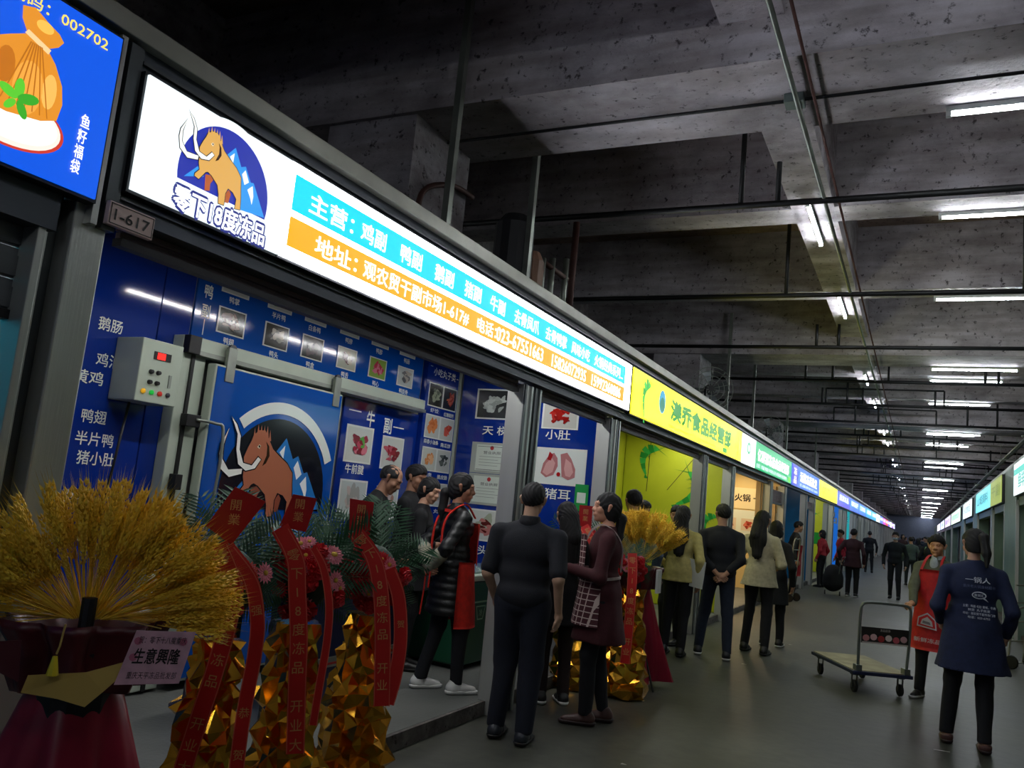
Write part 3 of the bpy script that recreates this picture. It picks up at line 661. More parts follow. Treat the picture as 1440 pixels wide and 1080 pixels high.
# ------------------------------------------------ other stalls of the left row
def shrimp(parent, F, cx, cy, s, c1_, c2_, flip=1, off=.003, rot=0.):
    Rm = lambda x, y: (cx + s*flip*(x*math.cos(rot) - y*math.sin(rot)), cy + s*(x*math.sin(rot) + y*math.cos(rot)))
    sp = [(.5, .62), (.2, .66), (-.1, .6), (-.3, .4), (-.38, .1), (-.36, -.2), (-.28, -.5), (-.15, -.8)]
    wd = [.06, .20, .26, .23, .18, .14, .10, .05]
    seg = []
    for i in range(7):
        (x0, y0), (x1, y1) = sp[i], sp[i+1]; d = Vector((x1-x0, y1-y0)).normalized(); n_ = Vector((-d.y, d.x))
        q = [Rm(x0 + n_.x*wd[i], y0 + n_.y*wd[i]), Rm(x0 - n_.x*wd[i], y0 - n_.y*wd[i]), Rm(x1 - n_.x*wd[i+1]*1.05, y1 - n_.y*wd[i+1]*1.05), Rm(x1 + n_.x*wd[i+1]*1.05, y1 + n_.y*wd[i+1]*1.05)]
        poly('shrimp_print', [q], c1_ if i % 2 else c2_, F, parent, off + i*.0002)
    leg = []
    for i in range(6):
        a = sp[1 + i // 2]; x, y = a[0] + .05*i - .05, a[1] - .1
        leg.append([Rm(x, y), Rm(x + .03, y), Rm(x + .16, y - .28)])
    for y2 in (.2, .9): leg.append([Rm(.5, .6), Rm(.5, .64), Rm(1.1, y2)])
    poly('shrimp_print', leg, c1_, F, parent, off + .002)
    poly('shrimp_print', [[Rm(-.18, -.75), Rm(-.02, -1.0), Rm(-.12, -1.02), Rm(-.24, -.98)]], c1_, F, parent, off)
def stall_shell(i, back, div, wd=3.6):
    y0 = M0 + MP*i; y1 = y0 + MP
    tag(bx('wall_stall_back', (-4.66, y0, .1), (-4.52, y1, 3.06), back), kind='structure')
    divider(y1 - .12, -4.52, div)
    post(y0 + 3.63, y0 + 3.77); post(y0 + 3.80, y0 + 3.92, m=STEEL_D); post(y1 - .23, y1 - .07); post(y1 - .05, y1 + .05, m=STEEL_D)
    return y0, y1
# stall 2, yellow with shrimps
y0, y1 = stall_shell(1, YEL, YEL)
S2 = signbox(y0 + .06, y1 - .04, 2.51, 2.975, glow('lit yellow', 'f2ea10', 1.8), 'lit yellow sign with green shrimp and green characters')
G1 = on('18a030', 1.); G2 = on('30c040', 1.)
shrimp(S2, FS, 8.28, 2.72, .25, G1, G2)
poly('emblem_print', [circ(8.88, 2.78, .13, 20, sy=1.0)], on('30a0c8', 1.), FS, S2, .002)
poly('emblem_print', [circ(8.88, 2.75, .09, 16, sy=.9)], on('187858', 1.), FS, S2, .003)
lettering(L, '渼乔食品经营部', 10.95, 2.755, .24, on('129028', .9), FS, S2, .085, .004, w=3.45)
lettering(L, '电话：023-67551718  手机：13883178520  15826072968', 10.55, 2.56, .05, on('706010', 1.), FS, S2, .02, .003, w=2.7)
rect('green_square_print', 12.13, 2.53, 12.42, 2.60, G1, FS, S2, .001, .001)
poly('curl_print', [[(13.15, 2.92), (13.3, 2.8), (13.3, 2.65), (13.15, 2.53), (13.24, 2.65), (13.24, 2.8)]], G2, FS, S2, .002)
tag(shutter_roll(y0 + .08, y0 + 3.62, 2.38, 3), 'rolled up shutter under the lit yellow shrimp sign')
tag(shutter_roll(y0 + 3.93, y1 - .24, 2.38, 3), 'rolled up shutter over the narrow opening of the yellow stall')
D2 = FNY(y1 - .13)
g1 = mat('print 18a030', '1e8c34', .3); g2 = mat('print 30c040', '38b048', .3)
pb = thing('display_board', 'yellow green board with printed green shrimps inside the second stall', 'board', (-3.7, y1 - .14, .1))
bx('panel', (-4.5, y1 - .14, .12), (-2.85, y1 - .122, 3.0), YEL, pb); DY = FNY(y1 - .14)
shrimp(pb, DY, -4.08, 2.42, .30, g1, g2, 1); shrimp(pb, DY, -3.42, 1.98, .36, g1, g2, -1, rot=.75); shrimp(pb, DY, -3.02, 1.45, .22, g1, g2, 1)
poly('line_print', [[(-4.1, 1.9), (-4.09, 1.9), (-4.06, 3.0), (-4.07, 3.0)], [(-3.75, 1.95), (-3.74, 1.95), (-3.25, 2.6), (-3.26, 2.6)]], mat('dark print', '201818', .5), DY, pb)
shop_lamp(-3.5, y0 + 2.2, W=SHOP_W*1.1, c=(1, 1, .9)); shop_lamp(-3.5, y0 + 4.8, W=SHOP_W, c=(1, 1, .9))
# stall 3, warm bright shop with brush lettering
y0, y1 = stall_shell(2, mat('warm cream wall', 'd8c088', .5), mat('warm cream wall', 'd8c088', .5))
S3 = signbox(y0, y0 + 1.22, 2.50, 2.975, on('e8f4ee', 2.2), 'lit sign, white left part and green right part with white characters')
o = bx('lit_face', (XF - .012, y0 + 1.24, 2.50), (XF, y1 - .04, 2.975), on('10a868', 1.1), S3)
bx('case', (XF - .07, y0 + 1.2, 2.49), (XF - .012, y1, 2.985), mat('black sign frame', '17181b', .4), S3)
poly('emblem_print', [circ(y0 + .58, 2.78, .17, 22, sy=.6)], on('30b078', 1.), FS, S3, .002)
poly('emblem_print', [circ(y0 + .58, 2.78, .10, 18, sy=.6)], on('d0f0e0', 1.2), FS, S3, .003)
lettering(L, '亿群源冻品食品经营部', y0 + 3.4, 2.76, .22, on('ffffff', 1.8), FS, S3, .04, .004, w=3.9)
lettering(L, '主营：鸡副 鸭副 牛羊肉 丸子 火锅食材 批发零售', y0 + 3.2, 2.565, .07, on('e0fff0', 1.2), FS, S3, .03, .004, w=3.7)
rect('lime_square_print', y1 - .5, 2.51, y1 - .1, 2.62, on('60d820', 1.1), FS, S3, .001, .002)
menu = thing('menu_board', 'pale board with black brush characters inside the warm lit third stall', 'board', (-3.7, y1 - .14, 2.0))
DM = FNY(y1 - .14)
bx('panel', (-4.5, y1 - .14, 1.85), (-2.85, y1 - .122, 2.32), mat('rice paper board', 'e8d8b0', .5), menu)
lettering(L, '老火锅 一品', -3.50, 2.10, .17, mat('dark print', '201818', .5), DM, menu, .05, .003, w=.95)
lettering(L, '鲜', -3.0, 1.95, .10, mat('dark print', '201818', .5), DM, menu, .03, .003, w=.1)
pmb = thing('display_board', 'board of reddish meat photographs below the brush lettered menu', 'board', (-3.7, y1 - .14, 1.1))
bx('panel', (-4.5, y1 - .14, 1.1), (-2.85, y1 - .122, 1.82), mat('print e0e6e0', 'e0e6e0', .15), pmb)
for i in range(4): food_photo(pmb, DM, -4.3 + i*.42, 1.5, .34, .3, 'd8c8b8', ('b04038', 'd07060', '903028'), 7, 100 + i)
tag(bx('ceiling_stall_soffit', (-4.5, y0 + .2, 2.72), (-2.85, y1 - .2, 2.76), mat('warm ceiling board', 'c8a868', .4)), kind='structure')
for yy in (y0 + 3.5, y0 + 3.98, y1 - .36):
    tag(bx('trim_wood_jamb', (-2.95, yy, .1), (-2.86, yy + .14, 2.4), mat('pale wood', 'b09468', .5, noise=.15, nscale=3)), kind='structure')
tag(shutter_roll(y0 + .08, y0 + 3.62, 2.38, 3), 'rolled up shutter over the warm lit third stall')
tag(shutter_roll(y0 + 3.93, y1 - .24, 2.02, 9), 'partly lowered shutter beside the warm lit third stall')
shop_lamp(-3.6, y0 + 2, 2.68, W=SHOP_W*2.2, c=(1, .78, .45)); shop_lamp(-3.6, y0 + 4.6, 2.68, W=SHOP_W*1.8, c=(1, .78, .45))
# stall 4 blue
y0, y1 = stall_shell(3, mat('teal blue panel', '1f78a8', .3), mat('teal blue panel', '1f78a8', .3))
S4 = signbox(y0 + .02, y1 - .03, 2.49, 2.975, on('1868d8', 1.0), 'lit blue sign with large white characters, fourth along left row')
rect('violet_band_print', y0 + .06, 2.50, y0 + 1.1, 2.965, on('4040c8', 1.), FS, S4, .001, .002)
for i, ch in enumerate('冻品'): lettering(L, ch, y0 + .6, 2.83 - i*.2, .17, on('ffffff', 1.3), FS, S4, .03, .005, w=.5)
lettering(L, '远航冻品批发', y0 + 3.3, 2.77, .25, on('ffffff', 1.7), FS, S4, .05, .004, w=3.6)
lettering(L, '主营：火锅食材 鸡鸭牛羊副产品 电话：15826072935', y0 + 3.4, 2.57, .07, on('e0f0ff', 1.2), FS, S4, .03, .004, w=3.9)
bp4 = thing('display_board', 'tall teal blue board with small emblem inside the fourth stall', 'board', (-3.7, y1 - .14, .1))
bx('panel', (-4.5, y1 - .14, .12), (-2.85, y1 - .122, 2.9), mat('teal blue panel2', '1878b0', .25), bp4)
poly('emblem_print', [circ(-3.9, 2.4, .1, 14)], mat('print pale blue', '90c0d8', .3), FNY(y1 - .14), bp4)
shop_lamp(-3.5, y0 + 3, W=SHOP_W*.9)
tag(shutter_roll(y0 + 3.93, y1 - .24, 2.10, 6), 'partly lowered shutter beside the teal blue fourth stall')
# stall 5 yellow green
y0, y1 = stall_shell(4, YEL, YEL)
S5 = signbox(y0 + .02, y1 - .03, 2.49, 2.975, glow('lit yellow2', 'ece810', 1.1), 'lit plain yellow sign with dark characters, fifth along left row')
lettering(L, '渝香源食品经营部', y0 + 3.1, 2.77, .2, on('807008', 1.), FS, S5, .03, .004, w=4.6)
lettering(L, '批发零售 诚信经营 电话：13883178520', y0 + 3.1, 2.6, .1, on('807008', 1.), FS, S5, .02, .004, w=4.6)
pb5 = thing('display_board', 'yellow green board with a green band and printed shrimp in the fifth stall', 'board', (-3.7, y1 - .14, .1))
bx('panel', (-4.5, y1 - .14, .12), (-2.85, y1 - .122, 2.9), YEL, pb5)
rect('green_band_print', -4.5, 1.05, -2.86, 1.45, mat('print 18a030', '1e8c34', .3), FNY(y1 - .14), pb5, .001, .002)
shrimp(pb5, FNY(y1 - .14), -3.4, 1.9, .3, g1, g2)
shop_lamp(-3.5, y0 + 2, W=SHOP_W, c=(1, 1, .9)); shop_lamp(-3.5, y0 + 4.5, W=SHOP_W, c=(1, 1, .9))
# the further stalls
far = [('5048c0', '3858d0', 'd8e0ff', '鑫源冻品'), ('3060d0', '2870d8', 'e0f0ff', '海鲜冻品行'), ('2868d8', '3888e0', 'e0f4ff', '江南食品'), ('2090d0', '48a8e0', 'ffffff', '川渝冻品'), ('2898c8', '58b0e0', 'ffffff', '大众食品'), ('d8e8e0', 'e8f0f8', '4090a0', '福源调料'), ('4060d0', '5078e0', 'ffffff', '天天鲜'), ('a040a0', 'c060b0', 'ffffff', '佳味冻品'), ('c04848', 'd86868', 'ffffff', '红火食品'), ('5858d0', '7878e8', 'ffffff', '顺发冻品'), ('e0e0f0', 'f0f0ff', '6060c0', '宏运副食'), ('8050c8', 'a078e0', 'ffffff', '美味源'), ('c0c8f0', 'd0d8ff', '5050a0', '万家鲜')]
place_w = ['sixth', 'seventh', 'eighth', 'ninth', 'tenth', 'eleventh', 'twelfth', 'thirteenth', 'fourteenth', 'fifteenth', 'sixteenth', 'seventeenth', 'eighteenth']
colw = ['violet', 'blue', 'bright blue', 'sky blue', 'pale sky blue', 'white', 'royal blue', 'purple', 'red', 'indigo', 'whitish', 'lilac', 'pale lilac']
inb = ['1860c0', '2f8fae', '7a8c94', '8c9498', '607078', '888c90', '909498', '788088', '888c90', '909498', '788088', '888c90', '8c9094']
for i in range(13):
    y0 = M0 + MP*(5+i); y1 = y0 + MP
    a, b_, tc_, s = far[i]
    tag(bx('wall_stall_back', (-4.66, y0, .1), (-4.52, y1, 3.06), mat('far stall ' + inb[i], inb[i], .4)), kind='structure')
    divider(y1 - .12, -4.52, mat('far stall ' + inb[i], inb[i], .4))
    post(y0 + 3.6, y0 + 3.9); post(y1 - .22, y1 + .05)
    S = signbox(y0 + .03, y1 - .03, 2.47, 2.975, on(a, 1.3 if i < 5 else 1.8), 'lit %s sign, %s along the left row' % (colw[i], place_w[i]))
    rect('pale_band_print', y0 + .1, 2.62, y1 - .3, 2.92, on(b_, 1.5), FS, S, .001, .002)
    lettering(L, s, (y0+y1)/2, 2.78, .22, on(tc_, 1.8), FS, S, .03, .005, w=4.2)
    c = mat('half closed ' + str(i % 3), ['8a9296', '6c8894', '9aa0a0'][i % 3], .35, .3)
    if i >= 2:
        t = thing('roller_shutter', 'closed grey shutter of the %s stall along the left row' % place_w[i], 'shutter', (-2.86, (y0+y1)/2, .1), group='far closed shutters')
        for q in range(10): bx('slat', (-2.88 - (q % 2)*.012, y0 + .1, .12 + q*.22), (-2.855, y0 + 3.6, .12 + q*.22 + .21), c, t)
    else:
        pb_ = thing('display_board', ['bright blue lit poster board in the sixth stall of the left row', 'turquoise and white poster board in the seventh stall of the left row'][i], 'board', (-3.7, y1 - .14, .1))
        bx('panel', (-4.5, y1 - .14, .12), (-2.85, y1 - .122, 2.9), glow('lit poster %d' % i, ['1060c0', '20a0a8'][i], .45), pb_)
        lettering(L, ['冻品', '海鲜'][i], -3.6, 2.1, .5, WP, FNY(y1 - .14), pb_, .03, .004, w=1.1)
    if i < 6: shop_lamp(-3.5, y0 + 2.5, W=SHOP_W*1.2, c=(.85, .92, 1))

# ================================================================ stall row, right
XR = 1.45; FR = FNX(XR)
tag(bx('roof_right', (1.6, -6, 3.06), (4.6, YE-1, 3.12), STEEL_D), kind='structure')
tag(bx('trim_cornice_right', (1.50, -6, 3.03), (1.58, YE-1, 3.10), GALV), kind='structure')
tag(bx('trim_fascia_right', (1.54, -6, 2.30), (1.68, YE-1, 3.04), mat('green grey steel', '6f8478', .4, .4, noise=.1)), kind='structure')
tag(bx('wall_stall_back_right', (3.4, -6, .1), (3.5, YE-1, 3.06), mat('stall partition right', 'a89a80', .6)), kind='structure')
GG = mat('green grey column', '7c9484', .45, .3, noise=.12, nscale=3)
for y0_, y1_ in ((5.2, 6.0), (10.6, 11.0), (17.0, 19.2), (22.4, 22.7), (28.0, 30.0), (36.0, 38.3), (49.6, 50.6), (62, 63), (75, 76), (88, 89)):
    o = thing('trim_post_right', None, None, (1.6, (y0_+y1_)/2, 0), kind='structure')
    bx('post_core', (1.50, y0_, 0), (1.80, y1_, 3.04), GG, o, bev=.006)
    bx('guide_rail', (1.49, y0_ - .08, 0), (1.54, y0_ - .03, 2.4), STEEL, o); bx('guide_rail', (1.49, y1_ + .03, 0), (1.54, y1_ + .08, 2.4), STEEL, o)
rs = [(11.1, 16.9, 'd8ecec', 1.5, '10a098', '鲜味干货', 'near lit white and teal sign at the right edge of the photo'),
      (19.35, 22.3, '9cae48', .8, '58702c', '干副', 'olive green sign on the right row beside a pillar'),
      (22.35, 27.9, '70d0dc', 1.3, '186878', '山城调料', 'lit pale turquoise sign with dark characters on the right row'),
      (30.1, 35.9, 'd0e4e4', 1.4, '6890a0', '永发食品', 'lit greyish white sign on the right row behind the turquoise one'),
      (38.5, 49.2, 'c8e8d4', 1.5, '50a080', '顺意副食批发', 'lit greenish white sign further along the right row'),
      (50.7, 61, 'd0c0e8', 1.5, '7858b0', '鑫鑫干货', 'lit lilac white sign far along the right row'),
      (63.2, 74, 'b8c8f8', 1.8, '5060c0', '兴旺食品', 'lit bluish sign near the far end of the right row'),
      (76.2, 87, 'f0e0f0', 1.8, 'a050a0', '大发', 'lit pinkish sign at the far end of the right row')]
for a, b_, c, e, tcol, s, lab in rs:
    S = signbox(a, b_, 2.46, 3.0, on(c, e), lab, flip=True, X=XR)
    if a == 11.1: rect('teal_band_print', -16.85, 2.80, -11.2, 2.90, on('18b0a0', 1.1), FR, S, .001, .002)
    lettering(L, s, -(a+b_)/2, 2.68 if a == 11.1 else 2.75, .26, on(tcol, 1.), FR, S, .03, .004, w=(b_-a)*.75)
for a, b_, c, lab in ((19.3, 22.3, 'a8b060', 'olive'), (22.8, 25.6, 'c89878', 'peach'), (25.8, 27.9, '9c9a70', 'khaki'), (30.1, 35.9, '8c9484', 'grey green'), (38.5, 49, 'a09a90', 'grey beige'), (50.7, 61, '909490', 'plain grey')):
    t = thing('closed_panel_door', '%s panel door of a stall on the right row' % lab, 'door', (1.9, (a+b_)/2, .1))
    n_ = 3
    for q in range(n_):
        w_ = (b_-a)/n_; bx('panel', (1.86, a + q*w_ + .02, .11), (1.90, a + (q+1)*w_ - .02, 2.42), mat('door ' + c, c, .5), t, bev=.004)
    bx('rail', (1.84, a, 2.42), (1.92, b_, 2.48), STEEL_D, t)

# ================================================================ clutter on the left roof
for i, (x, y, lab) in enumerate(((-2.82, 4.42, 'nearest'), (-2.82, 5.66, 'second'), (-2.82, 13.3, 'third'), (-2.82, 15.6, 'fourth'), (-2.82, 20, 'fifth'), (-2.82, 26, 'sixth'))):
    t = thing('roof_hanger', '%s upright steel angle tying the left stall roof to the beams' % lab, 'hanger', (x, y, 3.12))
    bx('angle_leg', (x, y - .025, 3.12), (x + .006, y + .025, 4.9), GALV, t); bx('angle_leg', (x - .04, y - .025, 3.12), (x, y - .019, 4.9), GALV, t)
    bx('foot_plate', (x - .05, y - .05, 3.12), (x + .05, y + .05, 3.13), GALV, t)
straight('roof_pipe', (-3.1, 7.2, 3.1), (-3.1, 7.2, 4.3), .035, RUST, 'upright red oxide pipe on the left roof behind the mammoth sign')
MB().tube(spline([(-3.3, 4.75, 3.1), (-3.3, 4.75, 3.55), (-3.3, 4.85, 3.75), (-3.3, 5.2, 3.9), (-3.3, 5.5, 3.92)], 4), .022, 8).build('roof_pipe', RUST, None, smooth=True)
tag(bpy.data.objects['roof_pipe.001'], 'bent brown pipe curving up from the left roof beside a column', 'pipe')
cl = thing('pump_set', 'cluster of tan cylinder and upright pipes on the left roof', 'pump', (-3.0, 5.7, 3.12))
MB().lathe([(.0, 0), (.11, 0), (.12, .05), (.12, .42), (.08, .5), (0, .5)], 14).build('cylinder', mat('tan tank', 'a07860', .5, noise=.2), cl, Matrix.Translation((-3.0, 6.05, 3.12)), smooth=False)
MB().lathe([(.0, 0), (.16, 0), (.16, .62), (.1, .7), (0, .7)], 14).build('cylinder', mat('dark tank', '2c2c30', .5), cl, Matrix.Translation((-3.0, 5.72, 3.12)), smooth=False)
for y in (6.3, 6.5, 6.8): straight('pipe_run', (-3.0, y, 3.12), (-3.0, y, 3.65 + (y-6.3)*.3), .03, GALV, None, parent=cl)
straight('pipe_run', (-3.0, 6.3, 3.62), (-3.0, 6.85, 3.62), .025, RUST, None, parent=cl)
def fan(y, lab):
    t = thing('condenser_fan', lab, 'fan', (-3.1, y, 3.12))
    M_ = Matrix.Translation((-2.95, y, 3.55)) @ Matrix.Rotation(-PI/3, 4, 'Z') @ Matrix.Rotation(PI/2, 4, 'Y')
    mb = MB()
    for r in (.12, .2, .28, .34): mb.tube([(r*math.cos(a), r*math.sin(a), 0) for a in np.linspace(0, 2*PI, 25)], .005, 5)
    for k in range(10): mb.tube([(.05*math.cos(k*PI/5), .05*math.sin(k*PI/5), 0), (.34*math.cos(k*PI/5), .34*math.sin(k*PI/5), 0)], .004, 5)
    mb.build('guard', GALV, t, M_)
    MB().lathe([(0, -.2), (.08, -.2), (.08, -.02), (0, -.02)], 14).build('motor', BLACK, t, M_)
    bl = MB()
    for k in range(4):
        a = k*PI/2; bl.add([(.06*math.cos(a), .06*math.sin(a), -.05), (.3*math.cos(a), .3*math.sin(a), -.07), (.28*math.cos(a+.6), .28*math.sin(a+.6), -.03), (.06*math.cos(a+.6), .06*math.sin(a+.6), -.04)], [(0, 1, 2, 3)])
    bl.build('blades', STEEL_D, t, M_)
    for q in (-.25, .25): bx('stand_leg', (-3.0, y + q - .02, 3.12), (-2.97, y + q + .02, 3.5), PIPE, t)
fan(12.7, 'wire guarded round fan on the roof above the yellow shrimp sign'); fan(18.4, 'wire guarded round fan on the roof above the green sign')
# ================================================================ people: distance-field bodies
def sn(f, lo, hi, h):
    """surface nets of the field f over a box; returns verts, quads"""
    lo = np.array(lo, float); hi = np.array(hi, float)
    nn = np.maximum(4, np.ceil((hi - lo) / h).astype(int) + 1)
    X = [lo[i] + h*np.arange(nn[i]) for i in range(3)]
    G = np.stack(np.meshgrid(*X, indexing='ij'), -1).reshape(-1, 3)
    V = f(G).reshape(nn); S = V < 0
    c = [(i, j, k) for i in (0, 1) for j in (0, 1) for k in (0, 1)]
    sl = lambda A, o: A[o[0]:nn[0]-1+o[0], o[1]:nn[1]-1+o[1], o[2]:nn[2]-1+o[2]]
    any_ = np.zeros(nn-1, bool); all_ = np.ones(nn-1, bool)
    for o in c: any_ |= sl(S, o); all_ &= sl(S, o)
    mask = any_ & ~all_
    if not mask.any(): return np.zeros((0, 3)), np.zeros((0, 4), int)
    acc = np.zeros((mask.sum(), 3)); cnt = np.zeros(mask.sum())
    for a in c:
        for ax in range(3):
            if a[ax]: continue
            b = list(a); b[ax] = 1
            va = sl(V, a)[mask]; vb = sl(V, b)[mask]; x = (va < 0) != (vb < 0)
            t = np.where(x, va / np.where(x, va - vb, 1), 0)
            p = np.tile(np.array(a, float), (len(va), 1)); p[:, ax] += t
            acc[x] += p[x]; cnt[x] += 1
    idx = -np.ones(mask.shape, int); idx[mask] = np.arange(mask.sum())
    base = np.argwhere(mask); verts = lo + h*(base + acc / cnt[:, None])
    Q = []
    for ax in range(3):
        u, v = [(1, 2), (2, 0), (0, 1)][ax]
        A = [slice(1, -1)]*3; B = [slice(1, -1)]*3
        A[ax] = slice(0, -1); B[ax] = slice(1, None)
        sa = S[tuple(A)]; sb = S[tuple(B)]
        for flip, m in ((False, sa & ~sb), (True, ~sa & sb)):
            e = np.argwhere(m)
            if not len(e): continue
            o = np.array([1, 1, 1]); o[ax] = 0; e = e + o
            du = np.zeros(3, int); du[u] = 1; dv = np.zeros(3, int); dv[v] = 1
            q = [e - du - dv, e - dv, e, e - du]
            q = np.stack([idx[tuple(k.T)] for k in q], 1)
            Q.append(q[:, ::-1] if flip else q)
    Q = np.concatenate(Q) if Q else np.zeros((0, 4), int)
    Q = Q[(Q >= 0).all(1)]
    return verts, Q
def d_cone(P, a, b, ra, rb, fl=None):
    a = np.array(a, float); b = np.array(b, float)
    if fl is not None:
        s = np.array([1, 1/fl, 1.]); P = P*s; a = a*s; b = b*s
    ab = b - a; t = np.clip(((P - a) @ ab) / max(ab @ ab, 1e-9), 0, 1)
    return (np.linalg.norm(P - a - t[:, None]*ab, axis=1) - (ra + (rb - ra)*t)) * (1 if fl is None else max(fl, .6))
def d_ell(P, c, r, R=None):
    q = P - np.array(c, float)
    if R is not None: q = q @ R
    r = np.array(r, float); k0 = np.linalg.norm(q/r, axis=1); k1 = np.linalg.norm(q/(r*r), axis=1)
    return k0*(k0 - 1)/np.maximum(k1, 1e-6)
def d_fru(P, z0, z1, a0, b0, a1, b1, cy=0.):
    """elliptical frustum, z0 lower, z1 upper"""
    t = np.clip((P[:, 2] - z0)/(z1 - z0), 0, 1); a = a0 + (a1-a0)*t; b = b0 + (b1-b0)*t
    k = np.sqrt((P[:, 0]/a)**2 + ((P[:, 1] - cy)/b)**2)
    d = (k - 1)*np.minimum(a, b)*.85
    return np.maximum(d, np.maximum(z0 - P[:, 2], P[:, 2] - z1))
def smin(a, b, k):
    h = np.clip(.5 + .5*(b - a)/k, 0, 1); return b*(1-h) + a*h - k*h*(1-h)
def field(prims, k=.03, disp=None, cuts=()):
    def f(P):
        d = None
        for p in prims:
            t = p[0]
            q = d_cone(P, *p[1:]) if t == 'c' else d_ell(P, *p[1:]) if t == 'e' else d_fru(P, *p[1:])
            d = q if d is None else smin(d, q, k)
        if disp is not None: d = d + disp(P)
        for c in cuts: d = np.maximum(d, c(P))
        return d
    return f
def bounds(prims, pad=.03):
    lo = np.full(3, 9.); hi = np.full(3, -9.)
    for p in prims:
        if p[0] == 'c':
            r = max(p[3], p[4])
            for q in p[1:3]: lo = np.minimum(lo, np.array(q) - r); hi = np.maximum(hi, np.array(q) + r)
        elif p[0] == 'e':
            r = max(p[2]) if len(p) > 3 else np.array(p[2]); lo = np.minimum(lo, np.array(p[1]) - r); hi = np.maximum(hi, np.array(p[1]) + r)
        else:
            a = max(p[3], p[5]); b = max(p[4], p[6]); cy = p[7] if len(p) > 7 else 0
            lo = np.minimum(lo, [-a, cy-b, p[1]]); hi = np.maximum(hi, [a, cy+b, p[2]])
    return lo - pad, hi + pad
def sdf(prims, h, k=.03, disp=None, cuts=(), pad=.03):
    lo, hi = bounds(prims, pad); return sn(field(prims, k, disp, cuts), lo, hi, h)
def folds(amp, seed=0, q=1.):
    r = np.random.default_rng(seed); K = r.normal(0, 1, (5, 3))*np.array([17, 17, 9])*q; ph = r.uniform(0, 6, 5)
    return lambda P: amp*sum(np.sin(P @ K[i] + ph[i]) for i in range(5))/2.2
def rotm(yaw, pitch=0., roll=0.):
    return np.array(Matrix.Rotation(yaw, 3, 'Z') @ Matrix.Rotation(pitch, 3, 'X') @ Matrix.Rotation(roll, 3, 'Y'))
def ik(S, T, l1, l2, pole):
    S = np.array(S, float); T = np.array(T, float); d = T - S; L_ = np.linalg.norm(d)
    if L_ > (l1+l2)*.995: T = S + d/L_*(l1+l2)*.995; d = T - S; L_ = np.linalg.norm(d)
    a = (l1*l1 - l2*l2 + L_*L_)/(2*L_); hh = math.sqrt(max(l1*l1 - a*a, 0)); n = d/L_
    pole = np.array(pole, float); pv = pole - n*(pole @ n); pv /= max(np.linalg.norm(pv), 1e-6)
    return S + n*a + pv*hh, T

SKIN = {}
def skin_mat(c): return mat('skin ' + c, c, .55, noise=.05, nscale=20)
EYEW = mat('eye white', 'c8c4bc', .3); DARK = mat('eye dark', '14100e', .3)
HAIR = mat('black hair', '0e0d0f', .72, noise=.3, nscale=60)
def cloth(c, rough=.85): return mat('cloth ' + c, c, rough, noise=.18, nscale=25, bump=.25, bscale=260)

